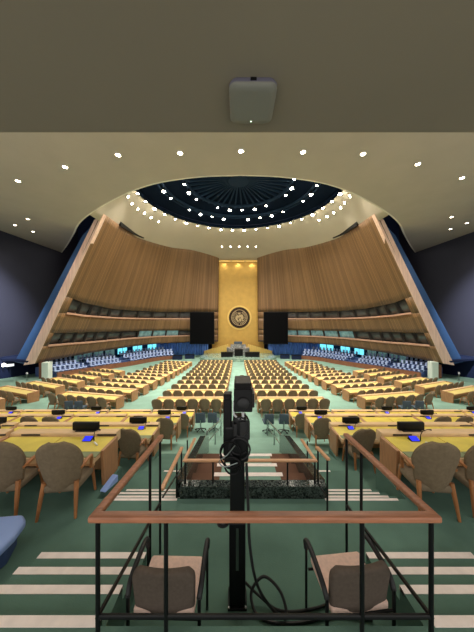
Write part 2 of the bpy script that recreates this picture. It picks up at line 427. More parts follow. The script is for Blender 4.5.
for s, side in ((-1, 'left'), (1, 'right')):
    us = [i/NU for i in range(NU+1)]
    root = thing('wall_'+side, 'tall inward leaning wall of vertical brown wooden slats on the %s of the gold backdrop' % side, 'wall'); root['kind'] = 'structure'
    bands = [(lambda u: 0, lambda u: at(LO_B, u)), (lambda u: at(LO_T, u), lambda u: at(UP_B, u)), (lambda u: at(UP_T, u), lambda u: 1)]
    for k, (f0, f1) in enumerate(bands):
        o = wall_band('slat_panel', s, f0, f1, 'wood_slats', us, nv=14 if k == 2 else 4); o.parent = root
    # the wall's face closes the slot at both ends
    for T, B, ue in ((UP_T, UP_B, .045), (LO_T, LO_B, .025)):
        o = wall_band('slat_panel', s, lambda u: at(B, u), lambda u: at(T, u), 'wood_slats', [0, ue/2, ue], nv=2); o.parent = root
    # window bands
    for T, B, ue, nwin, nm in ((UP_T, UP_B, .045, 11, 'upper'), (LO_T, LO_B, .025, 12, 'lower')):
        uend = .9
        for k in range(nwin):
            ua = ue+(uend-ue)*k/nwin; ub = ue+(uend-ue)*(k+1)/nwin; um = (ua+ub)/2
            wroot = thing('window_1', '%s interpreters booth window, %s from the hall side of the %s slatted wall' % (nm, nth(k), side), 'window', group=None); wroot['kind'] = 'structure'
            lit = (nm == 'lower' and (7 <= k <= 9 if s < 0 else 6 <= k <= 10))
            uu = [ua+(ub-ua)*j/4 for j in range(5)]
            o = wall_band('pane', s, lambda u: at(B, u)+.004, lambda u: at(T, u)-.004, 'booth_glass_lit' if lit else 'booth_glass', uu, off0=-.3, nv=2, thick=.03); o.parent = wroot
            o = wall_band('booth_back', s, lambda u: at(B, u)-.01, lambda u: at(T, u)+.01, 'booth_dark', uu, off0=-.7, nv=1, thick=.05); o.parent = wroot
            q = MB(); nn = wall_normal(ua, at(B, ua)); p0 = S(ua, at(B, ua)); p1 = S(ua, at(T, ua))
            q.bar(mir(p0-nn*.2, s), mir(p1-nn*.2, s), .2, .3)
            q.build('mullion', 'booth_dark', wroot)
            q = MB(); pts = [S(u, at(B, u))-wall_normal(u, at(B, u))*.1 for u in uu]
            for a, c in zip(pts, pts[1:]): q.bar(mir(a, s), mir(c, s), .3, .2)
            q.build('sill', 'sill_wood', wroot)
    # end of the slot towards the gold wall
    for T, B in ((UP_T, UP_B), (LO_T, LO_B)):
        o = wall_band('slat_panel', s, lambda u: at(B, u), lambda u: at(T, u), 'wood_slats', [.9, .95, 1.0], nv=2); o.parent = root
    # fin: pink end face and blue flank
    p0 = S(0, 0); p1 = S(0, 1); 
    fa = [p0+Vector((0, -.05, 0)), p1+Vector((0, -.05, .0)), p1+Vector((-1.05, .1, -.55)), p0+Vector((-1.25, .1, -.2))]
    q = MB(); dv = Vector((0, .5, 0)); rows = []
    for k in range(13):
        a = fa[0].lerp(fa[1], k/12); c = fa[3].lerp(fa[2], k/12); rows.append([mir(p, s) for p in (a, c, c+dv, a+dv)])
    q.grid(rows, closed=True); q.f += [(0, 1, 2, 3), (48, 49, 50, 51)]; q.m += [0, 0]
    q.build('end_face', 'fin_wood', root)
    fb2 = [fa[3]+Vector((0, .3, 0)), fa[2]+Vector((0, .3, 0)), fa[2]+Vector((-1.5, .5, -1.4)), fa[3]+Vector((-1.35, .5, .25))]
    q = MB(); vs = [mir(p, s) for p in fb2]+[mir(p+Vector((.2, 1.0, 0)), s) for p in fb2]
    q.add(vs, [(0,1,2,3),(7,6,5,4),(0,4,5,1),(1,5,6,2),(2,6,7,3),(3,7,4,0)])
    q.build('flank', 'fin_blue', root)
    # dark slot along the top of the outer end
    q = MB(); pts = [S(u, 1)+Vector((.0, -.0, .16)) for u in [.13+.27*j/8 for j in range(9)]]
    for a, c in zip(pts, pts[1:]): q.bar(mir(a, s), mir(c, s), .3, .5)
    q.build('vent_slot', 'black', root)
    # outer walls
    q = MB(); xx = sorted((s*24.4, s*24.9)); q.box(*xx, 1.2, 36, -.6, E+17.2)
    struct(q.build('wall_'+side, 'wall_purple'), 'plain dark purple grey side wall on the far %s' % side, 'wall')
    q = MB(); xx = sorted((s*24.25, s*24.42)); q.box(*xx, 12, 36, 0, E-4.6)
    struct(q.build('wall_'+side, 'navy'), 'dark blue lower band of the outer wall on the %s' % side, 'wall')
    q = MB(); xx = sorted((s*20.5, s*25)); q.box(*xx, 36, 36.4, E-4.6, E+17.2)
    struct(q.build('wall_'+side, 'navy'), 'dark wall behind the %s slatted wall' % side, 'wall')
    # recess wall under the slatted wall
    rec = catmull([(24.4, 24, 0), (23.4, 31, 0), (20.2, 38, 0), (14.5, 44.5, 0), (9.4, 47, 0), (4.4, 47.3, 0)], 30)
    q = MB(); q.grid([[(s*p.x, p.y, z) for p in rec] for z in (-.3, E-4.2)])
    o = q.build('wall_'+side, 'navy'); o.modifiers.new('solid', 'SOLIDIFY').thickness = .3
    struct(o, 'dark blue wall at the back of the recess under the %s slatted wall' % side, 'wall')
    q = MB(); cb = [botc[i] for i in range(0, NU+1, 2)]; ro = catmull([(p.x, p.y, 0) for p in rec], len(cb)-1)
    q.grid([[mir(p, s) for p in cb], [Vector((s*abs(p.x), p.y, E-4.45)) for p in ro]])
    o = q.build('ceiling', 'navy'); o.modifiers.new('solid', 'SOLIDIFY').thickness = .2
    struct(o, 'dark underside of the %s slatted wall' % side, 'ceiling')

# ------------------------------------------------------------------ dome
NC = 96; OC = Vector((0, 26.0, E+14.0)); RO = 11.2
outer_half = [(0, 45.2, 10.25), (3.6, 45, 10.3), (7.6, 41.8, 10.8), (11, 38.3, 10.5), (13.6, 33, 10.0), (14.1, 28.6, 9.7), (14, 23.7, 9.5), (13.4, 18.6, 9.3), (10, 13.4, 9.2), (5, 10.6, 9.2), (0, 10, 9.2)]
oh = catmull(outer_half, 48)
ring_out = [Vector((p.x, p.y, p.z+E)) for p in oh]+[Vector((-p.x, p.y, p.z+E)) for p in reversed(oh)][1:-1]
ring_in = [OC+Vector((math.sin(math.atan2(p.x, p.y-26))*RO, math.cos(math.atan2(p.x, p.y-26))*RO, 0)) for p in ring_out]
rows = []
for k in range(9):
    t = k/8
    row = []
    for a, c in zip(ring_out, ring_in):
        q = a.lerp(c, t); q.z = a.z+(c.z-a.z)*(math.sin(t*PI/2)*.35+t*.65); row.append(q)
    rows.append(row)
b = MB(); b.grid(rows, closed=True)
dome_bvh = BVHTree.FromPolygons([Vector(v) for v in b.v], b.f)
dome = b.build('ceiling', 'dome_plaster', smooth=True)
dome.modifiers.new('solid', 'SOLIDIFY').thickness = .05
struct(dome, 'cream plaster ring of the dome around the dark oculus', 'ceiling')
oc = thing('oculus', 'dark ribbed dome oculus ringed with lamps', 'oculus'); oc['kind'] = 'structure'
b = MB(); rows = []
AP = Vector((0, 27.0, E+15.8))
for k in range(7):
    t = k/6; rows.append([(OC+Vector((math.cos(2*PI*j/NC)*RO, math.sin(2*PI*j/NC)*RO, .25))).lerp(AP+Vector((math.cos(2*PI*j/NC)*.1, math.sin(2*PI*j/NC)*.1, 0)), t) for j in range(NC)])
b.grid(rows, closed=True); b.build('cone', 'oculus_dark', oc, smooth=True)
for j in range(40):
    q = 2*PI*(j+.5)/40; d0 = Vector((math.cos(q), math.sin(q), 0))
    a = OC+d0*5.9+Vector((0, 0, .25)); a = (OC+d0*RO+Vector((0, 0, .25))).lerp(AP, .46); c = (OC+d0*RO+Vector((0, 0, .25))).lerp(AP, .9)
    m = MB(); m.bar(a-Vector((0, 0, .12)), c-Vector((0, 0, .12)), .16, .25); m.build('rib', 'oculus_rib', oc)
b = MB(); b.lathe([(1.15, 0), (1.15, .22), (.6, .25)], 32, M=Matrix.Translation(AP-Vector((0, 0, .5)))); b.build("hub", "oculus_rib", oc, smooth=True)
def ring_tube(r, z, rad, m, nm):
    q = MB(); n = 96; vs = []; fs = []
    for j in range(n):
        a = 2*PI*j/n; dd = Vector((math.cos(a), math.sin(a), 0))
        for k in range(8):
            e = 2*PI*k/8; vs.append(OC+dd*(r+rad*math.cos(e))+Vector((0, 0, z+rad*math.sin(e))))
    for j in range(n):
        for k in range(8): fs.append((j*8+k, j*8+(k+1) % 8, ((j+1) % n)*8+(k+1) % 8, ((j+1) % n)*8+k))
    q.add(vs, fs); return q.build(nm, m, oc, smooth=True)
ring_tube(RO+.05, -.02, .24, 'oculus_dark', 'rim'); ring_tube(8.4, .5, .16, 'oculus_rib', 'lighting_ring'); ring_tube(8.9, .45, .1, 'oculus_rib', 'lighting_ring'); ring_tube(5.9, .8, .2, 'oculus_rib', 'lighting_ring')

# lamps of the oculus: built once, then copied
lamp_mb = MB(); lamp_mb.lathe([(.05, .3), (.06, .12), (.13, .1), (.16, -.12), (.14, -.14)], 12)
lens_mb = MB(); lens_mb.lathe([(.145, -.14), (.15, -.2), (.1, -.24), (.02, -.25)], 12)
def lamp(loc, label, group, power, k=1.0, target=None, angle=110):
    t = thing('spotlight', label, 'lamp', loc, 0, group)
    t.scale = (k, k, k)
    o = bpy.data.objects.new('housing', lamp_me); COL.objects.link(o); o.parent = t
    o = bpy.data.objects.new('lens', lens_me); COL.objects.link(o); o.parent = t
    if power:
        l = spot('lamp_light', (0, 0, -.3), Vector((0, 0, -5)) if target is None else Vector(target)-Vector(loc), power, angle, .7, .12, parent=t)
    return t
lamp_me = lamp_mb.mesh('housing', ['black'], True); lens_me = lens_mb.mesh('lens', ['lamp_lens'], True)
def cone_z(r):
    return OC.z+.25+(AP.z-OC.z-.25)*(1-r/RO)
def clock(i, n): return '%s of %d counted clockwise from the gold wall' % (nth(i), n)
for i in range(38):
    a = PI/2-2*PI*(i+.5)/38; r = RO-.1
    lamp((OC.x+r*math.cos(a), OC.y+r*math.sin(a), OC.z-.42), 'bright spotlight on the oculus rim, '+clock(i, 38), 'spotlights on the oculus rim', P_RIM if i % 2 == 0 else 0, .9 if i % 3 else 1.25)
for i in range(30):
    if i % 5 == 4: continue
    a = PI/2-2*PI*(i+.8)/30; r = 8.4
    lamp((OC.x+r*math.cos(a), OC.y+r*math.sin(a), OC.z+.15), 'bright spotlight on the oculus middle ring, '+clock(i, 30), 'spotlights on the oculus middle ring', P_RING if i % 3 == 0 else 0, .8 if i % 2 else 1.25)
for i in range(22):
    if i % 4 == 3: continue
    a = PI/2-2*PI*(i+.3)/22; r = 5.9
    lamp((OC.x+r*math.cos(a), OC.y+r*math.sin(a), OC.z+.4), 'bright spotlight on the oculus inner ring, '+clock(i, 22), 'spotlights on the oculus inner ring', P_RING if i % 3 == 0 else 0, 1.3 if i % 2 else .9)
def dome_hit(px, py):
    d = Vector(((px-237)/F_PX, 1, -(py-316)/F_PX)).normalized()
    loc, nrm, idx, dist = dome_bvh.ray_cast(cam_o.location, d)
    if loc is None: return None, None
    if nrm.z > 0: nrm = -nrm
    return loc, nrm
dl_ring = MB(); dl_ring.lathe([(.2, .05), (.2, -.02), (.15, -.03), (.14, .04)], 16)
dl_lens = MB(); dl_lens.lathe([(.135, .02), (.13, -.015), (.02, -.02)], 14)
ring_me = dl_ring.mesh('trim_ring', ['plaster_edge'], True); dlens_me = dl_lens.mesh('lens', ['lamp_lens_soft'], True)
dlensb_me = dl_lens.mesh('lens', ['lamp_lens'], True)
def downlight(loc, label, group, nrm=Vector((0, 0, -1)), k=1.0, power=0, bright=True):
    t = thing('downlight', label, 'lamp', loc, 0, group); t.scale = (k, k, k)
    t.rotation_mode = 'QUATERNION'; t.rotation_quaternion = nrm.to_track_quat('-Z', 'Y')
    for nm, me in (('trim_ring', ring_me), ('lens', dlensb_me if bright else dlens_me)):
        o = bpy.data.objects.new(nm, me); COL.objects.link(o); o.parent = t
    if power: spot('lamp_light', (0, 0, -.15), (0, 0, -5), power, 130, .6, .1, parent=t)
    return t
for side, pts in (('left', [(127, 196), (131, 203), (137, 208.5), (143.5, 212.5), (150.5, 217), (158, 221)]), ('right', [(351, 195.5), (345.5, 202), (341.5, 207), (334.6, 212), (327.7, 216), (319.5, 219.7)])):
    for i, (px, py) in enumerate(pts):
        loc, nrm = dome_hit(px, py)
        if loc: downlight(loc+nrm*.13, 'small downlight in the cream dome %s of the oculus, %s from the top' % (side, nth(i)), 'downlights in the dome on the '+side, nrm, 1.0, 120)
for i, px in enumerate((222, 230.5, 239, 247.5, 256)):
    loc, nrm = dome_hit(px, 246)
    if loc: downlight(loc+nrm*.13, 'small downlight above the gold backdrop, %s from the left of five' % nth(i), 'five downlights above the gold backdrop', nrm, .6, 120)
arc = [(18, 181), (65, 167), (118, 155), (180, 153), (241, 151), (303, 152), (363, 154), (418, 164), (462, 178)]
for i, (px, py) in enumerate(arc):
    p = wp(px, py, 237*8.72/(316-py))
    downlight(p, 'bright round downlight in the flat ceiling arc, %s of nine from the left' % nth(i), 'arc of nine ceiling downlights', k=.85, power=P_DOWN)
for side, pts in (('left', [(15, 225), (28, 219), (33, 231.5)]), ('right', [(451.6, 217), (450.6, 229), (467, 223)])):
    for i, (px, py) in enumerate(pts):
        p = wp(px, py, 237*8.72/(316-py))
        downlight(p, '%s downlight of the cluster of three by the %s side wall' % (('outer', 'middle', 'inner')[i] if side == 'left' else ('upper', 'lower', 'outer')[i], side), 'cluster of downlights by the %s wall' % side, k=.8, power=P_DOWN*.5, bright=False)

# ------------------------------------------------------------------ gold backdrop and emblem
b = MB()
b.add([(-4.0, 44.9, E+10.3), (4.0, 44.9, E+10.3), (5.0, 44.9, E-7.3), (-5.0, 44.9, E-7.3), (-4.0, 45.3, E+10.3), (4.0, 45.3, E+10.3), (5.0, 45.3, E-7.3), (-5.0, 45.3, E-7.3)],
      [(0,1,2,3),(7,6,5,4),(0,4,5,1),(1,5,6,2),(2,6,7,3),(3,7,4,0)])
o = b.build('wall_front', 'gold'); struct(o, 'tall gold backdrop wall behind the rostrum', 'wall')
b = MB(); b.box(-8, 8, 47.4, 47.8, -.3, E+11)
struct(b.build('wall_front', 'navy'), 'dark wall behind the gold backdrop', 'wall')
for s, side in ((-1, 'left'), (1, 'right')):
    t = thing('gold_screen', 'low ribbed gold wing screen %s of the rostrum' % side, 'screen', (0, 0, 0))
    m = MB()
    for k in range(14):
        x0 = s*(1.8+.32*k); x1 = s*(1.8+.32*(k+.82)); zt = E-5.2-.09*k
        m.box(min(x0, x1), max(x0, x1), 43.2+.02*k, 43.45+.02*k, E-7.3, zt)
    m.build('ribs', 'gold_light', t)
    m = MB(); x0, x1 = sorted((s*1.7, s*6.3)); m.box(x0, x1, 43.75, 43.9, E-7.3, E-6.4); m.build('back_board', 'gold', t)
em = thing('emblem', 'round bronze emblem with a world map in a wreath on the gold wall', 'emblem', wp(239.4, 317.6, 44.87))
R90 = Matrix.Rotation(PI/2, 4, 'X')
def disc(name, r0, r1, y0, y1, m, par, n=48):
    q = MB(); vs = []
    for r, y in ((r1, y0), (r1, y1), (r0, y1), (r0, y0)):
        vs += [(r*math.cos(2*PI*k/n), y, r*math.sin(2*PI*k/n)) for k in range(n)]
    fs = [(i*n+k, i*n+(k+1) % n, ((i+1) % 4)*n+(k+1) % n, ((i+1) % 4)*n+k) for i in range(4) for k in range(n)]
    q.add(vs, fs); return q.build(name, m, par)
disc('halo_ring', 1.95, 2.3, -.1, 0, 'gold_light', em); disc('bronze_ring', 1.5, 1.98, -.2, 0, 'bronze', em)
disc('field', .01, 1.55, -.12, 0, 'bronze', em); disc('inner_ring', 1.42, 1.52, -.22, -.1, 'bronze_light', em)
for r in (.28, .52, .76, 1.0): disc('map_circle', r-.025, r+.025, -.16, -.1, 'bronze_light', em, 40)
q = MB()
for k in range(8):
    a = PI*k/4; q.bar((0, -.14, 0), (math.cos(a)*1.0, -.14, .0+math.sin(a)*1.0), .03, .03)
q.build('meridians', 'bronze_light', em)
q = MB()
for cx, cz, rx, rz in ((-.35, .2, .33, .22), (-.55, -.2, .2, .3), (.3, .3, .42, .24), (.5, -.05, .22, .3), (.12, -.45, .2, .28), (-.05, .75, .28, .12), (-.3, -.62, .15, .2), (.62, -.5, .18, .12)):
    pts = [(cx+rx*math.cos(2*PI*k/12)*(1+.25*math.sin(3*k)), cz+rz*math.sin(2*PI*k/12)*(1+.2*math.cos(2*k))) for k in range(12)]
    q.add([(x, -.2, z) for x, z in pts]+[(x, -.1, z) for x, z in pts], [tuple(range(11, -1, -1))]+[(k, (k+1) % 12, (k+1) % 12+12, k+12) for k in range(12)])
q.build('continents', 'bronze_light', em)
for s in (-1, 1):
    q = MB()
    for k in range(11):
        a = -PI/2+s*(.15+k*.235); c = Vector((math.cos(a)*1.22, -.18, math.sin(a)*1.22)); tg = Vector((-math.sin(a)*s, 0, math.cos(a)*s)); out = Vector((math.cos(a), 0, math.sin(a)))
        for e in (-1, 1):
            tip = c+tg*.2+out*e*.15; mid1 = c+tg*.13+out*e*.02; mid2 = c+tg*.04+out*e*.12
            q.add([c, mid1, tip, mid2, c+Vector((0, .06, 0)), mid1+Vector((0, .06, 0)), tip+Vector((0, .06, 0)), mid2+Vector((0, .06, 0))], [(0,1,2,3),(7,6,5,4),(0,1,5,4),(1,2,6,5),(2,3,7,6),(3,0,4,7)])
    q.build('olive_branch', 'bronze_light', em)
# cove light at the head of the gold wall and small washers at its foot
for i, x in enumerate((-2.6, 0, 2.6)):
    t = thing('wall_washer', 'slim wall washer lamp at the head of the gold backdrop, %s of three from left' % nth(i), 'lamp', (x, 44.3, E+10.28), 0, 'wall washers over the gold backdrop')
    m = MB(); m.box(-1.25, 1.25, -.1, .1, 0, .14); m.build('housing', 'gold', t, bevel=.02)
    m = MB(); m.box(-1.2, 1.2, -.0, .09, -.015, .0); m.build('lens', 'lamp_lens_warm', t)
    spot('lamp_light', (0, 0, -.12), (0, 1.0, -6), P_GOLD, 130, .8, .2, parent=t, color=(1, .86, .6))
for s, side in ((-1, 'left'), (1, 'right')):
    t = thing('wall_washer', 'small floor uplight behind the %s gold wing screen' % side, 'lamp', (s*3.4, 44.2, 0.0))
    m = MB(); m.lathe([(.2, 0), (.22, .2), (.16, .26)], 14); m.build('housing', 'black', t)
    m = MB(); m.lathe([(.15, .26), (.12, .28), (.02, .29)], 14); m.build('lens', 'lamp_lens_soft', t)
    spot('lamp_light', (0, 0, .4), (-s*.8, .8, 4), P_GOLD*3, 120, .8, .15, parent=t, color=(1, .86, .6))
# hanging black screens
for s, side in ((-1, 'left'), (1, 'right')):
    c = wp(202.2 if s < 0 else 275.7, 328, 40.6); t = thing('video_screen', 'large switched off black video screen hanging %s of the gold backdrop' % side, 'screen', c)
    m = MB(); m.box(-2.1, 2.1, -.12, .18, -2.75, 2.75); m.build('casing', 'black', t, bevel=.03)
    m = MB(); m.box(-2.0, 2.0, -.14, -.11, -2.65, 2.65); m.build('panel', 'screen_black', t)
    m = MB(); 
    for xx in (-1.2, 1.2): m = MB(); m.bar((xx, .15, 1.2), (xx, 1.6, 1.2), .12, .12); m.build('wall_bracket', 'black', t)
    # blue curtain under the wall
    x0, x1 = sorted((s*5.6, s*15.4)); m = MB(); rows = []
    n = 120
    pts = [(x0+(x1-x0)*k/n, 44.2+.12*math.sin(k*1.1)-(.16*max(0, abs(x0+(x1-x0)*k/n)-8.5))) for k in range(n+1)]
    m.grid([[(x, y, z) for x, y in pts] for z in (0, 1.3, E-4.4)])
    o = m.build('curtain', 'curtain_blue', smooth=True); o.modifiers.new('solid', 'SOLIDIFY').thickness = .04
    tag(o, 'blue pleated curtain under the %s video screen' % side, 'curtain')

# ------------------------------------------------------------------ dais and rostrum
b = MB(); b.prism_z([(-6.3, 39.2), (-5.2, 37.6), (5.2, 37.6), (6.3, 39.2), (6.3, 44.8), (-6.3, 44.8)], -.3, E-6.8)
o = b.build('dais', 'green_marble', bevel=.03); tag(o, 'pale green marble dais before the gold backdrop', 'dais'); o['kind'] = 'structure'
zd = E-6.8
t = thing('rostrum', 'tall grey marble rostrum at the centre of the dais', 'rostrum', (0, 41.6, zd))
m = MB(); m.prism_z([(-2.0, 0), (-1.5, -.7), (1.5, -.7), (2.0, 0), (2.0, 1.2), (-2.0, 1.2)], 0, 1.25); m.build('counter', 'grey_marble', t, bevel=.03)
m = MB(); m.prism_z([(-1.35, .3), (1.35, .3), (1.35, 1.2), (-1.35, 1.2)], 1.25, 1.75); m.build('back_desk', 'grey_marble', t, bevel=.03)
m = MB(); m.box(-.75, .75, 1.1, 1.3, 1.75, 2.2); m.build('chair_backs', 'grey_fabric', t, bevel=.1)
for i, (x0, x1, nm) in enumerate(((-2.9, -.85, 'left of the centre aisle'), (1.1, 3.6, 'right of the centre aisle'))):
    t = thing('secretariat_desk', 'black secretariat desk on the dais, '+nm, 'desk', ((x0+x1)/2, 39.6, zd))
    hw = (x1-x0)/2; m = MB(); m.box(-hw, hw, -.35, .35, .72, .8); m.build('worktop', 'black', t, bevel=.015)
    m = MB(); m.box(-hw+.05, hw-.05, -.32, -.27, 0, .72); m.build('front_panel', 'black', t)
    m = MB(); m.box(-hw+.05, -hw+.1, -.27, .3, 0, .72); m.box(hw-.1, hw-.05, -.27, .3, 0, .72); m.build('side_panels', 'black', t)
t = thing('lectern', 'dark speaker lectern in front of the grey rostrum', 'lectern', (.1, 40.35, zd))
m = MB(); m.prism_x([(-.3, 0), (-.3, 1.1), (.3, 1.25), (.3, 0)], -.7, .7); m.build('body', 'black', t, bevel=.03)
m = MB(); m.bar((.1, .1, 1.2), (.1, -.2, 1.5), .03, .03); m.bar((-.1, .1, 1.2), (-.1, -.2, 1.5), .03, .03); m.build('microphones', 'black', t)
for i, (x, y) in enumerate(((-8.3, 40.6), (-10.2, 39.8), (8.0, 40.6), (9.8, 39.9))):
    t = thing('side_table', 'dark draped table before the blue curtain, %s on the %s' % (('inner', 'outer')[i % 2], 'left' if x < 0 else 'right'), 'table', (x, y, 0))
    m = MB(); m.box(-.8, .8, -.35, .35, .68, .75); m.build('tabletop', 'black', t, bevel=.02)
    m = MB(); m.box(-.76, .76, -.32, .32, 0, .68); m.build('drape', 'navy', t)

# ------------------------------------------------------------------ chairs of the delegates
def shell(front=False, nu=12, nv=14, th=.05):
    """upholstered back with an arched top that wraps forwards; base on the floor, facing +y"""
    m = MB()
    def P(i, j, off):
        v = j/nv; u = -1+2*i/nu
        e = max(0, (.1-v)/.1); k = max(0, (v-.56)/.44)
        hw = (.192+.066*min(1, v/.56)-.05*e*e) if v < .56 else .258*math.sqrt(max(0, 1-k**2.7*.9))
        z = .31+.58*v
        y = -.2-.1*v+.09*u*u*(1-.6*k)-off*(1-.25*abs(u))
        return Vector((hw*u, y, z))
    F = [[P(i, j, -th/2) for i in range(nu+1)] for j in range(nv+1)]; B = [[P(i, j, th/2) for i in range(nu+1)] for j in range(nv+1)]
    m.grid(F, 1); m.grid(B, 0, flip=True)
    n = nu+1; o2 = (nv+1)*n
    rim = [i for i in range(n)]+[(j+1)*n-1 for j in range(1, nv+1)]+[nv*n+i for i in range(n-2, -1, -1)]+[j*n for j in range(nv-1, 0, -1)]
    for a, c in zip(rim, rim[1:]+rim[:1]):
        m.f.append((a, c, c+o2, a+o2)); m.m.append(0)
    return m
def leg_mb(sx, back):
    m = MB()
    if back: m.tube([(sx*.215, -.25, 0), (sx*.2, -.21, .2), (sx*.185, -.17, .38)], [.016, .024, .028], 8)
    else: m.tube([(sx*.23, .2, 0), (sx*.222, .17, .2), (sx*.21, .14, .36)], [.015, .021, .024], 8)
    return m
seat_mb = MB(); seat_mb.prism_z([(-.21, -.2), (.21, -.2), (.235, .1), (.225, .22), (-.225, .22), (-.235, .1)], .26, .355)
arm_mb = lambda sx: MB().tube([(sx*.235, -.17, .53), (sx*.252, -.05, .56), (sx*.252, .04, .55), (sx*.235, .09, .47), (sx*.215, .11, .36)], [.018, .022, .022, .018, .016], 8, sx=1.2)
near_parts = [('backrest', shell().mesh('backrest', ['taupe', 'taupe_inner'], True)), ('seat', seat_mb.mesh('seat', ['taupe_inner'], True, bevel=.035, segs=3))]
near_parts += [('leg', leg_mb(sx, bk).mesh('leg', ['chair_wood'], True)) for sx in (-1, 1) for bk in (0, 1)]
near_parts += [('armrest', arm_mb(sx).mesh('armrest', ['chair_wood'], True)) for sx in (-1, 1)]
far = shell(nu=6, nv=8)
far.prism_z([(-.21, -.2), (.21, -.2), (.23, .22), (-.23, .22)], .26, .36, 1)
for sx in (-1, 1):
    far.bar((sx*.215, -.25, 0), (sx*.185, -.16, .38), .04, .04, 2); far.bar((sx*.23, .2, 0), (sx*.21, .14, .36), .035, .04, 2); far.bar((sx*.24, -.18, .53), (sx*.25, .08, .55), .035, .04, 2)
far_me = far.mesh('delegate_chair', ['taupe', 'taupe_inner', 'chair_wood'], True)
CHAIRS = []          # (x, d, z, rz, label, group)
def chair_at(x, d, z, rz, label, group): CHAIRS.append((x, d, z, rz, label, group))
def place_near(x, d, z, rz, label, group):
    t = thing('delegate_chair', label, 'chair', (x, d, z), rz, group)
    k = 1.12 if d < 8 else 1.06 if d < 10 else 1.05; t.scale = (k*.95, k, k)
    for nm, me in near_parts:
        o = bpy.data.objects.new(nm, me); COL.objects.link(o); o.parent = t
    return t

# ------------------------------------------------------------------ desks
def desk(name, label, group, x0, x1, d, z, rz=0, near=True, pivot=None, h=.58):
    """delegates' desk: near edge at d, from x0 to x1 in its own frame; base at the floor"""
    W = (x1-x0)/2
    t = thing(name, label, 'desk', pivot if pivot is not None else ((x0+x1)/2, d, z), rz, group)
    if near:
        m = MB(); m.box(-W, W, 0, .64, h-.09, h-.01); m.build('worktop', 'desk_pale_wood', t, bevel=.008)
        np_ = max(1, round(2*W/.95)); pw = 2*W/np_
        for k in range(np_):
            m = MB(); xa = -W+.03+pw*k; m.box(xa, xa+pw-.02, .16, .6, h-.012, h+.002); m.build('leather_inlay', 'leather', t)
            m = MB(); m.box(xa, xa+pw-.02, .025, .16, h-.012, h+.001); m.build('reflection_strip', 'edge_reflection', t)  # painted reflection along the near edge of the worktop
        m = MB(); m.box(-W, W, 0, .03, h-.12, h-.085); m.build('edge_rail', 'desk_wood', t)
        m = MB(); m.prism_x([(.62, h-.12), (.62, h+.04), (.635, h+.055), (.78, h+.055), (.8, h+.03), (.8, h-.12)], -W, W-.0); m.build('console', 'desk_pale_wood', t, bevel=.006)
        ns = int(2*W/.62)
        for k in range(ns):
            xa = -W+.35+k*(2*W-.5)/max(1, ns-1); m = MB(); m.box(xa-.16, xa+.16, .612, .63, h+.012, h+.036); m.build('speaker_slot', 'black', t)
        for sx in (-1, 1):
            a0, a1 = sorted((sx*W, sx*(W+.05))); m = MB(); m.prism_x([(.2, 0), (.16, h+.01), (.6, h+.01), (.6, 0)], a0, a1); m.build('end_panel', 'desk_end', t, bevel=.006)
        m = MB(); m.box(-W, W, .58, .61, .0, h-.1); m.build('modesty_panel', 'desk_wood', t)
    else:
        m = MB(); m.box(-W, W, 0, .5, h-.1, h); m.build('worktop', 'leather_pale', t)
        m = MB(); m.prism_x([(.5, 0), (.5, h+.05), (.66, h+.05), (.66, 0)], -W, W); m.build('console', 'desk_pale_wood', t)
        m = MB()
        m.box(-W, W, -.01, .02, h-.12, h-.01); m.build('edge_rail', 'desk_wood', t)
        for sx in (-1, 1):
            a0, a1 = sorted((sx*W, sx*(W+.05))); m = MB(); m.box(a0, a1, .03, .66, 0, h+.05); m.build('end_panel', 'desk_end', t)
    return t
SIDES = ((-1, 'left'), (1, 'right'))
plate_me = MB().box(-.225, .225, -.03, .03, 0, .14).mesh('card_holder', ['black'], True, bevel=.012)
base_me = MB().box(-.16, .16, -.05, .05, -.012, .004).mesh('base', ['black_rubber'])
def plate(x, d, z, label):
    t = thing('name_card_holder', label, 'sign holder', (x, d, z+.012), 0, 'black name card holders')
    for nm, me in (('card_holder', plate_me), ('base', base_me)):
        o = bpy.data.objects.new(nm, me); COL.objects.link(o); o.parent = t
vu_me = MB().prism_x([(-.05, 0), (-.05, .015), (.06, .06), (.07, 0)], -.09, .09).mesh('housing', ['black_rubber'])
vs_me = MB().add([(-.08, -.052, .02), (.08, -.052, .02), (.08, .054, .064), (-.08, .054, .064), (-.08, -.05, .014), (.08, -.05, .014), (.08, .056, .058), (-.08, .056, .058)], [(0,1,2,3),(7,6,5,4),(0,4,5,1),(1,5,6,2),(2,6,7,3),(3,7,4,0)]).mesh('screen', ['blue_screen'])
mic_mb = MB(); mic_mb.tube([(.13, 0, 0), (.135, 0, .12), (.16, -.02, .2), (.24, -.05, .25), (.3, -.07, .25)], [.012, .007, .007, .007, .014], 8)
mic_me = mic_mb.mesh('microphone', ['black'], True)
def voting(x, d, z, label, pen=False):
    t = thing('voting_unit', label, 'voting console', (x, d, z), 0, 'blue lit voting consoles'); t.scale = (.8, .8, .8)
    for nm, me in (('housing', vu_me), ('screen', vs_me), ('microphone', mic_me)):
        o = bpy.data.objects.new(nm, me); COL.objects.link(o); o.parent = t
DROW = [(3.44, Z1, 3.3, 2.28), (5.62, Z2, 5.45, 2.28), (7.66, fz(7.2), 7.45, 2.2), (9.72, fz(9.3), 9.5, 2.08)]
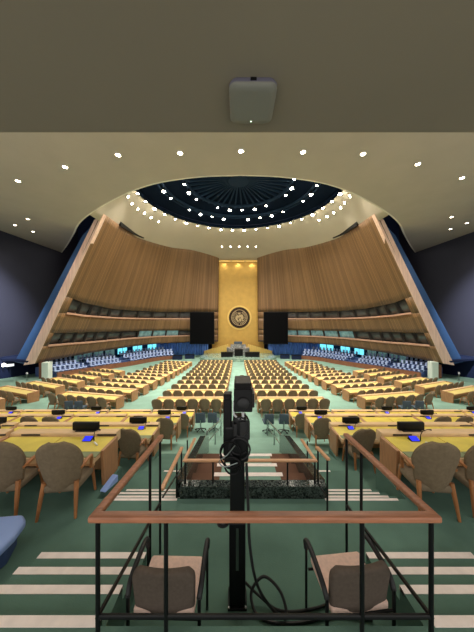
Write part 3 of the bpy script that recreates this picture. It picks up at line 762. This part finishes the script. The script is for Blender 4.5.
for r, (dn, z, dc, xe) in enumerate(DROW):
    for s, side in SIDES:
        xo = dn+2.6 if r < 3 else 12.2
        xs = [xe, xe+1.9, xe+3.8, xe+5.7, xe+7.6, xe+9.5]; xs = [x for x in xs if x < xo]
        for k in range(len(xs)):
            x0 = xs[k]; x1 = xs[k]+1.8
            a, c = sorted((s*x0, s*x1))
            desk('delegate_desk', 'yellow topped delegates desk, %s from the pit in the %s row %s of the camera' % (nth(k), nth(r), side), 'long yellow desks of the rear rows', a, c, dn, z, h=.54)
        for k, xp in enumerate((xe+.56, xe+.56+3.75, xe+.56+7.5)):
            if xp < xs[-1]+1.5: plate(s*xp, dn+.71, z+.54+.055, 'black name card holder on the console, %s from the pit, %s row on the %s' % (nth(k), nth(r), side))
        for k, xp in enumerate((xe+.42, xe+4.15, xe+7.9)):
            if xp < xs[-1]+1.5: voting(s*xp+.03, dn+.48, z+.5425, 'blue lit voting console with microphone, %s from the pit, %s row on the %s' % (nth(k), nth(r), side))
        cs = {0: [xe+.14, xe+.84, xe+1.54], 1: [xe+.3], 2: [xe+.2, 6.15, 6.82], 3: [xe+.25]}[r]
        for k, xc in enumerate(cs):
            if r == 2 and k and s < 0: xc -= .2
            if (r == 2 and k): lab = 'brown upholstered chair showing over the third row consoles far out %s, %s of the pair' % (side, ('inner', 'outer')[k-1])
            else: lab = 'brown upholstered wood legged chair, %s from the pit in the %s row on the %s' % (nth(k), nth(r), side)
            if r == 0 and s < 0: xc += .12+.07*k
            rz = {0: -.12, 1: .1}.get(r, .05)*s
            chair_at(s*xc, dc if not (r == 2 and k) else dc+.1, z, rz, lab, 'brown upholstered delegates chairs')
# a white pen or earpiece by the consoles of the first row
for s, side in SIDES:
    m = MB(); m.tube([(0, 0, .012), (.1, -.09, .014)], .012, 8)
    o = m.build('earpiece', 'paper', smooth=True); o.location = (s*2.68+.17, 3.84, Z1+.5435); tag(o, 'white earpiece lying on the first row desk on the %s beside the blue console' % side, 'earpiece')

# front section: centre blocks
for i in range(12):
    dc = 11.75+2.05*i; dn = dc+.44; z = fz(dc+.3)
    for s, side in SIDES:
        xi = .92; xo = 4.4+.11*i; nseat = round((xo-xi)/.6); stp = (xo-xi)/nseat
        a, c = sorted((s*xi, s*xo))
        desk('delegate_desk', 'long pale yellow desk, %s row from the cross aisle in the centre block %s' % (nth(i), side), 'long desks of the centre blocks', a, c, dn, z, near=False)
        for k in range(nseat):
            chair_at(s*(xi+stp*(k+.5)), dc+.05+random.uniform(-.04, .04), fz(dc), random.uniform(-.04, .04), 'brown chair, %s from the centre aisle, %s row of the centre block %s' % (nth(k), nth(i), side), 'brown chairs of the centre blocks')
# middle and outer blocks turned towards the dais
def block(nm, xin, d0, ang, rows, seats, pitch, stp, taper=0):
    for i in range(rows):
        for s, side in SIDES:
            L = seats*stp; di = d0+pitch*i; xi = xin+taper*i
            dx = math.cos(ang); dy = math.sin(ang)
            cxp = xi+dx*L/2; cyp = di+dy*L/2; z = fz(cyp-.2)
            rz = -s*(-ang)
            rz = ang if s > 0 else -ang
            desk('delegate_desk', 'angled pale yellow desk, %s row from the cross aisle in the %s block %s' % (nth(i), nm, side), 'angled desks of the %s blocks' % nm, -L/2, L/2, 0, 0, rz, False, pivot=(s*cxp, cyp, z))
            for k in range(seats):
                f = (k+.5)*stp; qx = xi+dx*f+dy*.42; qy = di+dy*f-dx*.42
                chair_at(s*qx, qy, z if abs(fz(qy)-z) < .12 else fz(qy), rz+random.uniform(-.04, .04), 'brown chair, %s from the inner end, %s row of the %s block %s' % (nth(k), nth(i), nm, side), 'brown chairs of the %s blocks' % nm)
block('middle', 6.75, 12.75, .2, 12, 6, 1.85, .62)
block('outer', 12.9, 12.1, .36, 7, 5, 2.1, .64, -.08)
# nearest 300 chairs are single chairs, nearer ones with all their parts
CHAIRS.sort(key=lambda c: math.hypot(c[0]-CX, c[1]))
def in_view(c): return abs(c[0]-CX) < c[1]*1.04+.5
CH = [c for c in CHAIRS if in_view(c)]
for k, (x, d, z, rz, lab, grp) in enumerate(CH[:300]):
    if d < 14.5: place_near(x, d, z, rz, lab, grp)
    else:
        o = bpy.data.objects.new('delegate_chair', far_me); COL.objects.link(o); o.location = (x, d, z); o.rotation_euler = (0, 0, rz); o.scale = (1, 1, 1.07); tag(o, lab, 'chair', grp)
if len(CH) > 300:
    m = MB()
    for x, d, z, rz, lab, grp in CH[300:]:
        M = Matrix.Translation((x, d, z)) @ Matrix.Rotation(rz, 4, 'Z'); o0 = len(m.v)
        m.v += [tuple(M @ Vector(v)) for v in far.v]; m.f += [tuple(i+o0 for i in f) for f in far.f]; m.m += far.m
    o = m.build('delegate_chairs', ['taupe', 'taupe_inner', 'chair_wood'], smooth=True)
    tag(o, 'mass of small brown chairs in the farthest rows below the dais', 'chairs', None, 'stuff')
print('chairs in view', len(CH))

# ------------------------------------------------------------------ grey swivel chairs on the cross aisle
def swivel(x, d, z, rz, label):
    t = thing('swivel_chair', label, 'chair', (x, d, z), rz, 'grey swivel chairs')
    for nm, me in sw_parts:
        o = bpy.data.objects.new(nm, me); COL.objects.link(o); o.parent = t
sb = MB(); sb.box(-.19, .19, -.22, -.16, .46, .82)
st = MB(); st.box(-.21, .21, -.2, .22, .4, .47)
pd = MB(); pd.tube([(0, 0, .06), (0, 0, .4)], .028, 10)
ba = MB()
for k in range(5):
    a = 2*PI*k/5+.3; ba.tube([(0, 0, .09), (math.cos(a)*.21, math.sin(a)*.21, .05)], [.025, .016], 6); ba.lathe([(.024, 0), (.028, .025), (.024, .05)], 8, M=Matrix.Translation((math.cos(a)*.21, math.sin(a)*.21, 0)))
bb = MB(); bb.tube([(0, -.05, .4), (0, -.2, .41), (0, -.23, .55)], .018, 8)
sw_parts = [('backrest', sb.mesh('backrest', ['grey_fabric'], True, .028, 3)), ('seat', st.mesh('seat', ['grey_fabric'], True, .03, 3)), ('pedestal', pd.mesh('pedestal', ['chrome'], True)), ('base', ba.mesh('base', ['black_rubber'], True)), ('back_bracket', bb.mesh('back_bracket', ['chrome'], True))]
for x, d, rz, lab in ((-1.72, 9.9, .1, 'grey swivel chair left of the ramp, outer of the pair'), (-1.18, 9.9, -.15, 'grey swivel chair left of the ramp, inner of the pair'),
                      (1.08, 9.75, .1, 'grey swivel chair right of the ramp, inner of the pair'), (1.72, 9.75, -.1, 'grey swivel chair right of the ramp, outer of the pair'),
                      (-8.45, 11.75, .2, 'grey swivel chair in the left cross aisle, outer of the pair'), (-7.95, 11.75, .1, 'grey swivel chair in the left cross aisle, inner of the pair'),
                      (8.1, 11.75, -.1, 'grey swivel chair in the right cross aisle, inner of the pair'), (8.75, 11.75, -.2, 'grey swivel chair in the right cross aisle, outer of the pair')):
    swivel(x, d, fz(d), rz, lab)

# ------------------------------------------------------------------ pale blue gallery seats under the walls
def gz(y, tier): return fz(y)+.3+.34*tier
gs = MB(); gs.box(-.19, .19, -.2, .18, .32, .42, 0); gs.box(-.2, .2, -.25, -.17, .36, .85, 0); gs.box(-.03, .03, -.1, .1, 0, .32, 1); gs.box(-.235, -.2, -.18, .12, .3, .56, 1)
gs_me = gs.mesh('gallery_seat', ['seat_blue', 'seat_navy'], False, .02, 1)
for s, side in SIDES:
    for tier, off in enumerate((-1.0, .1, 1.2)):
        q = MB(); pr = []
        for i in range(NU+1):
            u = i/NU
            if not .06 <= u <= .74: continue
            p = botc[i]; tg = (botc[min(i+1, NU)]-botc[max(i-1, 0)]); tg.z = 0; tg.normalize(); out = Vector((-tg.y, tg.x, 0))
            if out.x > 0: out = -out
            pr.append((p+out*(off-.62), p+out*(off+.5)))
        lo = -.3
        for (a, c), (e, f) in zip(pr, pr[1:]):
            vs = [mir(Vector((p.x, p.y, zz)), s) for zs in ((lo, lo, lo, lo), (gz(a.y, tier), gz(a.y, tier), gz(e.y, tier), gz(e.y, tier))) for p, zz in zip((a, c, f, e), zs)]
            q.add(vs, [(3,2,1,0),(4,5,6,7),(0,1,5,4),(1,2,6,5),(2,3,7,6),(3,0,4,7)])
        struct(q.build('gallery_step', 'seat_navy'), '%s seating tier under the %s slatted wall' % (('front', 'middle', 'rear')[tier], side), 'step')
        cnt = 0
        ul = []; last = None
        for i in range(2000):
            u = (.07, .07, .115)[tier]+(.66, .66, .57)[tier]*i/2000; p = S(u, 0); tg = S(u+.004, 0)-S(u-.004, 0); tg.z = 0; tg.normalize(); out = Vector((-tg.y, tg.x, 0))
            if out.x > 0: out = -out
            p = p+out*off
            if last is None or (p-last).length > .58: last = p; ul.append(u)
        for u in ul:
            if abs(u-.27) < .016 or abs(u-.47) < .016: continue
            p = S(u, 0); tg = S(min(u+.01, 1), 0)-S(u-.01, 0); tg.z = 0; tg.normalize(); out = Vector((-tg.y, tg.x, 0))
            if out.x > 0: out = -out
            yb = p.y; p = p+out*off; p.z = gz(yb, tier); pm = mir(p, s); face = mir(-out, s)
            tgt = (Vector((0, 38, 0))-Vector((pm.x, pm.y, 0))).normalized(); face = (face.normalized()*.6+tgt*.8)
            o = bpy.data.objects.new('gallery_seat', gs_me); COL.objects.link(o); o.location = pm; o.rotation_euler = (0, 0, math.atan2(-face.x, face.y))
            tag(o, 'pale blue gallery seat, %s from the white column, %s tier under the %s wall' % (nth(cnt), ('front', 'middle', 'rear')[tier], side), 'seat', 'pale blue gallery seats'); cnt += 1
    q = MB(); pr = []
    for i in range(2, int(NU*.76)):
        p = botc[i]; tg = (botc[i+1]-botc[i-1]); tg.z = 0; tg.normalize(); out = Vector((-tg.y, tg.x, 0))
        if out.x > 0: out = -out
        pr.append((p-out*1.85, p-out*1.75))
    for (a, c), (e, f) in zip(pr, pr[1:]):
        vs = [mir(Vector((p.x, p.y, zz)), s) for zz in (0, fz(a.y)+.6) for p in (a, c, f, e)]
        q.add(vs, [(3,2,1,0),(4,5,6,7),(0,1,5,4),(1,2,6,5),(2,3,7,6),(3,0,4,7)])
    o = q.build('partition', 'rust_wood'); tag(o, 'low reddish wood partition before the gallery seats on the %s' % side, 'partition'); o['kind'] = 'structure'
    # white column under the outer end, with its dark door jamb
    c = wp(47, 378, 24.2) if s < 0 else wp(433, 374.5, 24.4)
    t = thing('column', 'white column under the outer end of the %s slatted wall' % side, 'column', (c.x, c.y, fz(c.y))); t['kind'] = 'structure'
    m = MB(); m.box(-.34, .34, -.3, .3, 0, E-4.7-fz(c.y)); m.build('shaft', 'column_white', t, bevel=.04)
    m = MB(); m.box(-.75, -.36, -.1, .2, 0, E-4.8-fz(c.y)) if s < 0 else m.box(.36, .8, -.1, .2, 0, 1.4); m.build('jamb', 'rust_wood', t)
    c2 = (14.3, 41.2); 
    for k, (u, uu) in enumerate(((.36, .4), (.52, .57), (.585, .635), (.65, .7))):
        pass
    wins = [(.30, .345), (.35, .395), (.40, .445), (.45, .49), (.50, .54), (.56, .60), (.62, .66)] if s < 0 else [(.28, .325), (.33, .375), (.38, .425), (.43, .47), (.48, .52), (.535, .575), (.6, .66)]
    for k, (ua, ub) in enumerate(wins):
        t = thing('window_1', '%s window behind the gallery seats on the %s, %s from the column' % ('cyan lit' if k > 3 else 'dim teal', side, nth(k)), 'window'); t['kind'] = 'structure'
        m = MB(); mf = MB(); 
        def rp(u):
            p = S(u, 0); tg = S(u+.01, 0)-S(u-.01, 0); tg.z = 0; tg.normalize(); out = Vector((-tg.y, tg.x, 0))
            if out.x > 0: out = -out
            return p+out*2.3
        a = rp(ua); c = rp(ub)
        for e in range(2):
            pa = a.lerp(c, e*.5+.03); pc = a.lerp(c, e*.5+.47)
            vs = [mir(Vector((p.x, p.y, zz)), s) for zz in (E-6.0, E-4.75) for p in (pa, pc)]
            bk = [v+Vector((0, .06, 0)) for v in vs]
            m.add(vs+bk, [(0,1,3,2),(6,7,5,4),(0,4,5,1),(2,3,7,6),(0,2,6,4),(1,5,7,3)])
        m.build('pane', 'cyan_window' if k > 3 else 'booth_glass_lit', t)
        for p, qv in ((Vector((a.x, a.y, E-6.05)), Vector((c.x, c.y, E-6.05))), (Vector((a.x, a.y, E-4.7)), Vector((c.x, c.y, E-4.7))), (Vector((a.x, a.y, E-6.05)), Vector((a.x, a.y, E-4.7))), (Vector((c.x, c.y, E-6.05)), Vector((c.x, c.y, E-4.7)))):
            mf.bar(mir(p, s), mir(qv, s), .1, .1)
        mf.build('window_frame', 'navy', t)
    # slim white topped post on the carpet, sign and small light on the dark wall
    c = wp(27, 380, 23.0) if s < 0 else wp(459, 378, 23.0)
    t = thing('stanchion', 'slim white topped post standing on the green carpet near the %s outer wall' % side, 'post', (c.x, c.y, fz(c.y)))
    m = MB(); m.lathe([(.16, 0), (.16, .03), (.03, .05), (.03, .6)], 12); m.build('post', 'steel', t, smooth=True)
    m = MB(); m.lathe([(.04, .6), (.08, .64), (.08, .74), (.03, .8)], 12); m.build('cap', 'white_plastic', t, smooth=True)
    if s < 0:
        c = wp(10.2, 365.2, 24.6); t = thing('wall_sign', 'small white lit sign on the dark lower wall at far left', 'sign', (c.x, c.y, c.z), .9)
        m = MB(); m.box(-.3, .3, -.05, .05, -.13, .13); m.build('casing', 'sign_white', t, bevel=.02)
        m = MB(); m.box(-.33, .33, .0, .08, -.16, .16); m.build('back_box', 'black', t)
        m = MB(); m.tube([(0, .05, -.2), (0, .05, -2.0)], .03, 8); m.build('post', 'navy', t)
        c = wp(3.8, 365, 23.9); t = thing('wall_lamp', 'small round white lamp beside the lit sign at far left', 'lamp', c)
        m = MB(); m.lathe([(.04, .16), (.14, .1), (.16, 0), (.14, -.1), (.04, -.16)], 14); m.build('globe', 'lamp_lens_soft', t, smooth=True)
        m = MB(); m.bar((0, .05, 0), (-.6, .05, 0), .05, .05); m.build('bracket', 'black', t)
# wall washers that throw the soft glow on the dark outer walls
for s, side in SIDES:
    spot('wall_glow_light', (s*14.4, 15.7, HC-.15), (s*24.4, 22.2, E+.6), P_GLOW, 44, 1.0, .2, color=(.93, .95, 1))

# ------------------------------------------------------------------ railings
def handrail(name, label, top, posts, bars, wood_w=.055, wood_h=.04, pr=.014, br=.011, wood='rail_light'):
    t = thing(name, label, 'railing')
    m = MB(); ctr = [Vector(p) for p in top]
    # mitred rectangular profile
    vs = []; n = len(ctr)
    for i, p in enumerate(ctr):
        d1 = (p-ctr[i-1]).normalized() if i else (ctr[1]-p).normalized(); d2 = (ctr[i+1]-p).normalized() if i < n-1 else d1
        h1 = Vector((d1.x, d1.y, 0)).normalized(); h2 = Vector((d2.x, d2.y, 0)).normalized()
        n1 = Vector((h1.y, -h1.x, 0)); n2 = Vector((h2.y, -h2.x, 0)); nn = (n1+n2).normalized(); k = 1/max(.35, nn.dot(n1))
        for a, c in ((-1, -1), (1, -1), (1, 1), (-1, 1)):
            vs.append(p+nn*k*a*wood_w/2+Vector((0, 0, c*wood_h/2)))
    fs = [(i*4+k, i*4+(k+1) % 4, (i+1)*4+(k+1) % 4, (i+1)*4+k) for i in range(n-1) for k in range(4)]+[(3,2,1,0), tuple((n-1)*4+k for k in range(4))]
    m.add(vs, fs); m.build('handrail', wood, t, smooth=True, bevel=.012, segs=3)
    for (x, y, z0, z1) in posts:
        q = MB(); q.tube([(x, y, z0), (x, y, z1)], pr, 10); q.build('post', 'black_paint', t, smooth=True)
    for pts in bars:
        q = MB(); q.tube(pts, br, 8); q.build('lower_rail', 'black_paint', t, smooth=True)
    return t
# the railing around the pit: front piece and two arms
NL = wp(94.5, 517, 1.42); NR = wp(434.5, 517, 1.42); FL = wp(161.5, 436, 2.68); FR = wp(345.5, 434.5, 2.62)
zt = lambda p: p.z-.02
zb = E-1.8
BL = Vector((NL.x+.02, NL.y, zb)); BR = Vector((NR.x-.02, NR.y, zb))
def on(a, c, y): return a.lerp(c, (y-a.y)/(c.y-a.y))
pl = [on(NL, FL, y) for y in (2.6, 2.3)]; prr = [on(NR, FR, y) for y in (2.57, 2.26)]
bl_far = Vector((FL.x+.01, 2.6, E-2.05)); br_far = Vector((FR.x-.01, 2.57, E-2.05))
posts = [(BL.x, BL.y, ZP, NL.z), (BR.x, BR.y, ZP, NR.z), (wp(166, 517, 1.42).x, 1.42, ZP, NL.z), (wp(362, 517, 1.42).x, 1.42, ZP, NL.z)]
posts += [(p.x+.01, p.y, Z1, zt(p)) for p in pl]+[(p.x-.01, p.y, Z1, zt(p)) for p in prr]
handrail('railing', 'long brown handrail on black posts around the camera pit', [FL, NL, NR, FR], posts, [[bl_far, BL, BR, br_far]], .056, .04, .0135, .0155, 'rail_wood')
# low railing on the marble
A = wp(195, 438.5, 4.35); B_ = wp(184.5, 460.5, 3.47); C_ = wp(315.5, 460.5, 3.47); D_ = wp(301.5, 439.5, 4.25)
def par_top(y): return E-2.45-(max(0, y-3.55))*.2255
handrail('railing', 'low brown handrail standing on the marble parapet', [A, B_, C_, D_],
         [(B_.x+.01, 3.47, E-2.45, B_.z), (C_.x-.01, 3.47, E-2.45, C_.z), (wp(213, 460, 3.47).x, 3.47, E-2.45, B_.z), (wp(287.5, 460, 3.47).x, 3.47, E-2.45, C_.z),
          (A.x-.13, 4.3, par_top(4.3)-.01, A.z-.005), (D_.x+.09, 4.2, par_top(4.2)-.01, D_.z-.005)], [], .05, .035, .013)
# short railings outside the pit
for s, side in SIDES:
    if s < 0: p0, p1 = wp(161.5, 490, 2.75), wp(182, 447.5, 3.86); ps = [(176.5, 3.5), (181.5, 3.82)]
    else: p0, p1 = wp(328.5, 459.5, 3.1), wp(316.8, 447, 3.55); ps = [(326, 3.14), (318.8, 3.5)]
    posts = []
    for px, d in ps:
        p = on(p0, p1, d); posts.append((p.x, d, Z1-.12*max(0, round((d-3.3)/.22)) if d > 3.4 else Z1, p.z))
    lb = [(posts[0][0], posts[0][1], posts[0][2]+.2), (posts[1][0], posts[1][1], posts[1][2]+.25)]
    handrail('railing', 'short sloping brown handrail between the pit and the aisle steps on the %s' % side, [p0, p1], posts, [lb] if s > 0 else [[(p0.x, p0.y+.05, p0.z-.12), (posts[1][0], posts[1][1], p1.z-.3)]], .052, .036, .013)
# steel rails of the ramp
for s, side in SIDES:
    t = thing('ramp_rail', 'bright steel handrail along the ramp on the %s below the parapet' % side, 'railing')
    if s < 0: a, c = wp(207, 432, 6.5), wp(221, 420, 9.4)
    else: a, c = wp(284, 438.5, 6.4), wp(267.5, 420, 9.4)
    m = MB(); m.tube([a, c], .026, 10); m.build('handrail', 'steel', t, smooth=True)
    m = MB(); m.tube([a-Vector((0, 0, .3)), c-Vector((0, 0, .25))], .018, 8); m.build('lower_rail', 'steel', t, smooth=True)
    for k in range(3):
        p = a.lerp(c, k/2); m = MB(); m.tube([(p.x, p.y, fz(p.y)), p], .022, 8); m.build('post', 'steel', t, smooth=True)

# ------------------------------------------------------------------ the remote camera on its black column
pc = wp(237.3, 600, 2.17)
t = thing('remote_camera', 'black remote controlled video camera on a tall black column in the pit', 'camera', (pc.x, 2.17, Z1))
m = MB(); m.box(-.085, .085, -.085, .085, 0, .02); m.build('base_plate', 'black', t, bevel=.004)
for sx in (-1, 1):
    for sy in (-1, 1):
        q = MB(); q.lathe([(.011, .02), (.012, .028), (.006, .032)], 8, M=Matrix.Translation((sx*.074, sy*.074, 0))); q.build('bolt', 'chrome', t)
m = MB(); m.box(-.073, .073, -.073, .073, .02, .76); lowc = m.build('lower_column', 'black', t, bevel=.008)
m = MB(); m.box(-.012, .012, -.0765, -.073, .35, .72); m.build('vent_strip', 'steel', lowc)
m = MB(); m.box(-.066, .066, -.066, .066, .76, 1.32); m.build('upper_column', 'black_paint', t, bevel=.008)
m = MB(); m.tube([(-.07, 0, .74), (-.16, 0, .74)], [.02, .022], 10); m.lathe([(.02, -.02), (.055, -.018), (.055, .018), (.02, .02)], 16, M=Matrix.Translation((-.13, -.02, .74))); m.build('lock_knob', 'black_rubber', t, smooth=True)
m = MB(); m.box(-.115, .1, -.075, .075, 1.3, 1.62); m.box(-.04, .085, -.09, .06, 1.5, 1.7); m.build('pan_head', 'black_paint', t, bevel=.02)
m = MB(); m.box(-.125, -.05, -.07, .07, 1.36, 1.86); m.prism_x([(-.07, 1.86), (-.05, 1.9), (.05, 1.9), (.07, 1.86)], -.125, -.05); m.build('tilt_arm', 'black', t, bevel=.012)
m = MB(); m.box(-.03, .13, -.16, .2, 1.78, 1.98); m.prism_x([(-.16, 1.98), (-.12, 2.02), (.14, 2.02), (.2, 1.98)], -.025, .125)
cb_ = m.build('camera_body', 'black', t, bevel=.012)
m = MB(); m.lathe([(.055, 0), (.06, .1), (.075, .2), (.07, .24)], 18, M=Matrix.Translation((.05, .2, 1.88)) @ Matrix.Rotation(-PI/2, 4, 'X')); m.build('lens', 'lens_glass', cb_, smooth=True)
m = MB(); m.lathe([(.05, 0), (.05, .02), (.03, .03)], 16, M=Matrix.Translation((.05, -.16, 1.86)) @ Matrix.Rotation(PI/2, 4, 'X')); m.box(.1, .15, -.1, .08, 1.8, 1.92); m.build('rear_port', 'black_rubber', cb_, smooth=True)
m = MB(); m.tube([(-.03, -.1, 1.86), (-.032, -.1, 1.74), (.0, -.1, 1.71), (.02, -.1, 1.71)], .009, 8); m.build('bracket', 'white_plastic', t, smooth=True)
m = MB(); m.tube([(.045, -.1, 1.78), (.05, -.1, 1.73), (.045, -.1, 1.7)], .012, 8); m.build('connector', 'white_plastic', t, smooth=True)
m = MB(); m.box(.02, .11, -.11, -.07, 1.52, 1.68); m.box(-.035, .0, -.11, -.07, 1.55, 1.66); m.build('control_box', 'black_rubber', t, bevel=.008)
def loopy(seed, c, r, n=26, rad=.008):
    rnd = random.Random(seed); pts = []
    for k in range(n):
        a = k/n*2*PI*1.6+seed; pts.append((c[0]+r[0]*math.cos(a), c[1]+r[1]*math.sin(a*.7), c[2]+r[2]*math.sin(a)+.002*k))
    return MB().tube(pts, rad, 7)
for k, (c, r, mm) in enumerate((((-.06, -.09, 1.36), (.09, .03, .11), 'black'), ((.02, -.1, 1.42), (.09, .02, .09), 'black_rubber'), ((-.04, -.1, 1.28), (.07, .02, .07), 'black'), ((.03, -.1, 1.62), (.07, .02, .08), 'black_rubber'))):
    loopy(k+1, c, r).build('wire_loop', mm, t, smooth=True)
m = MB(); m.tube(catmull([(-.02, -.12, 1.48), (-.09, -.13, 1.4), (-.16, -.1, 1.33), (-.11, -.11, 1.29), (.0, -.12, 1.33)], 20), .005, 7); m.build('white_wire', 'steel', t, smooth=True)
# cable down the back of the column and looping over the carpet
cx_ = pc.x
m = MB(); m.tube(catmull([(cx_+.08, 2.09, Z1+1.3), (cx_+.095, 2.07, Z1+.95), (cx_+.11, 2.05, Z1+.6), (cx_+.17, 2.03, Z1+.3), (cx_+.3, 2.02, Z1+.1), (cx_+.42, 2.02, Z1+.03),
    (cx_+.39, 2.15, Z1+.1), (cx_+.25, 2.22, Z1+.16), (cx_+.13, 2.17, Z1+.08), (cx_+.16, 2.06, Z1+.02), (cx_+.3, 2.0, Z1+.014), (cx_+.55, 2.0, Z1+.014), (cx_+.85, 2.05, Z1+.014), (cx_+1.15, 2.02, Z1+.014)], 120), .0125, 8)
o = m.build('cable', 'black_rubber', smooth=True); tag(o, 'thick black cable looping down the column and over the pit carpet', 'cable')
m = MB(); m.tube(catmull([(cx_+.06, 2.22, Z1+.12), (cx_+.2, 2.16, Z1+.05), (cx_+.38, 2.08, Z1+.013), (cx_+.7, 2.1, Z1+.013), (cx_+1.0, 2.2, Z1+.013)], 50), .011, 8)
o = m.build('cable', 'black_rubber', smooth=True); tag(o, 'thinner black cable lying straight across the pit carpet behind the loop', 'cable')

# ------------------------------------------------------------------ two tubular armchairs in the pit
def armchair(x, d, rz, label):
    t = thing('armchair', label, 'chair', (x, d, Z1), rz, 'tubular armchairs in the pit')
    for nm, me in ac_parts:
        o = bpy.data.objects.new(nm, me); COL.objects.link(o); o.parent = t
m = MB(); rows = []; NV = 8
def bk(i, j, off):
    u = -1+2*i/10; v = j/NV; e = max(0, (v-.75)/.25); hw = .235-.05*e*e*e-(.015*(1-v))
    return Vector((hw*u, -.17-.05*v+.025*u*u-off, .4+.36*v+.012*u*u*0))
F = [[bk(i, j, -.03) for i in range(11)] for j in range(NV+1)]; B = [[bk(i, j, .03) for i in range(11)] for j in range(NV+1)]
m.grid(F, 1); m.grid(B, 0, flip=True)
n = 11; o2 = (NV+1)*n
rim = list(range(n))+[(j+1)*n-1 for j in range(1, NV+1)]+[NV*n+i for i in range(n-2, -1, -1)]+[j*n for j in range(NV-1, 0, -1)]
for a, c in zip(rim, rim[1:]+rim[:1]): m.f.append((a, c, c+o2, a+o2)); m.m.append(0)
back_me = m.mesh('backrest', ['stone_fabric', 'cream_fabric'], True, bevel=.02, segs=3)
m = MB(); m.prism_x([(-.2, .4), (-.2, .46), (.0, .455), (.16, .475), (.19, .46), (.19, .41), (.14, .4)], -.225, .225)
seat_me = m.mesh('seat', ['cream_fabric'], True, bevel=.025, segs=3)
ac_parts = [('backrest', back_me), ('seat', seat_me)]
for sx in (-1, 1):
    q = MB(); q.tube(catmull([(sx*.265, .18, .54), (sx*.27, .185, .6), (sx*.27, .13, .635), (sx*.27, 0, .63), (sx*.27, -.14, .6), (sx*.262, -.2, .54)], 24), .02, 10)
    ac_parts.append(('armrest', q.mesh('armrest', ['black_rubber'], True)))
    q = MB(); q.tube([(sx*.265, .18, 0), (sx*.265, .18, .56)], .0115, 8); ac_parts.append(('leg', q.mesh('leg', ['black_paint'], True)))
    q = MB(); q.tube([(sx*.262, -.2, 0), (sx*.262, -.2, .56)], .0135, 8); ac_parts.append(('leg', q.mesh('leg', ['black_paint'], True)))
for yy in (-.2, .14):
    q = MB(); q.tube([(-.263, yy, .395), (.263, yy, .395)], .01, 8); ac_parts.append(('crossbar', q.mesh('crossbar', ['black_paint'], True)))
armchair(wp(171.5, 600, 1.93).x, 1.93, -.02, 'cream seated armchair with black tube arms left of the column')
armchair(wp(347, 600, 1.93).x, 1.95, .1, 'cream seated armchair with black tube arms right of the column, turned slightly')

# ------------------------------------------------------------------ small things at the edges
m = MB(); m.prism_z([(-.75, -.35), (.25, -.35), (.33, -.25), (.36, .0), (.33, .22), (.22, .32), (-.75, .32)], .32, .45)
t = thing('bench', 'pale blue rounded upholstered bench at the left edge beside the steps', 'bench', (-2.86, 2.46, Z1), .1); t.scale = (.9, .88, .66)
m.build('cushion', 'pale_blue', t, smooth=True, bevel=.04, segs=4)
m = MB(); m.prism_z([(-.7, -.28), (.2, -.28), (.28, 0), (.2, .26), (-.7, .26)], .0, .34); m.build('plinth', 'seat_navy', t, bevel=.02)
for s, side in SIDES:
    m = MB(); m.prism_x([(-.13, 0), (-.13, .02), (.1, .1), (.13, .1), (.13, 0)], -.05, .05)
    o = m.build('floor_box', 'pale_blue', bevel=.01); o.location = (s*2.12-.03, 3.62, Z1) if s < 0 else (3.2, 3.9, Z1); o.rotation_euler = (0, 0, -.25)
    tag(o, 'pale blue wedge box by the left first desk end panel' if s < 0 else 'pale blue wedge box under the right first row desk', 'box')
# access point on the soffit
c = wp(252, 102, 1.2)
t = thing('access_point', 'rounded square grey wireless access point on the soffit', 'access point', (c.x, 1.2, E+1.1))
def rsq(h, r, n=8):
    return [(sx*(h-r)+r*math.cos(a), sy*(h-r)+r*math.sin(a)) for sx, sy, q in ((1, 1, 0), (-1, 1, 1), (-1, -1, 2), (1, -1, 3)) for a in [q*PI/2+k*PI/2/n for k in range(n+1)]]
m = MB(); rows = []
for h, z in ((.108, 0), (.113, -.012), (.113, -.024)): rows.append([(x, y, z) for x, y in rsq(h, .035)])
m.grid(rows, closed=True); m.f.append(tuple(range(36))); m.m.append(0); m.build('back_shell', 'ap_edge', t, smooth=True)
m = MB(); rows = [[(x, y, z) for x, y in rsq(h, .035)] for h, z in ((.113, -.024), (.112, -.034), (.104, -.041), (.08, -.043))]
m.grid(rows, closed=True); m.f.append(tuple(range(108, 144))); m.m.append(0); m.build('cover', 'ap_plastic', t, smooth=True)
m = MB(); m.lathe([(.003, -.0425), (.003, -.0445)], 10, M=Matrix.Translation((0, .088, 0))); m.build('status_light', 'led', t)
m = MB(); m.box(-.014, .014, -.116, -.104, -.02, -.006); m.build('port', 'black', t)
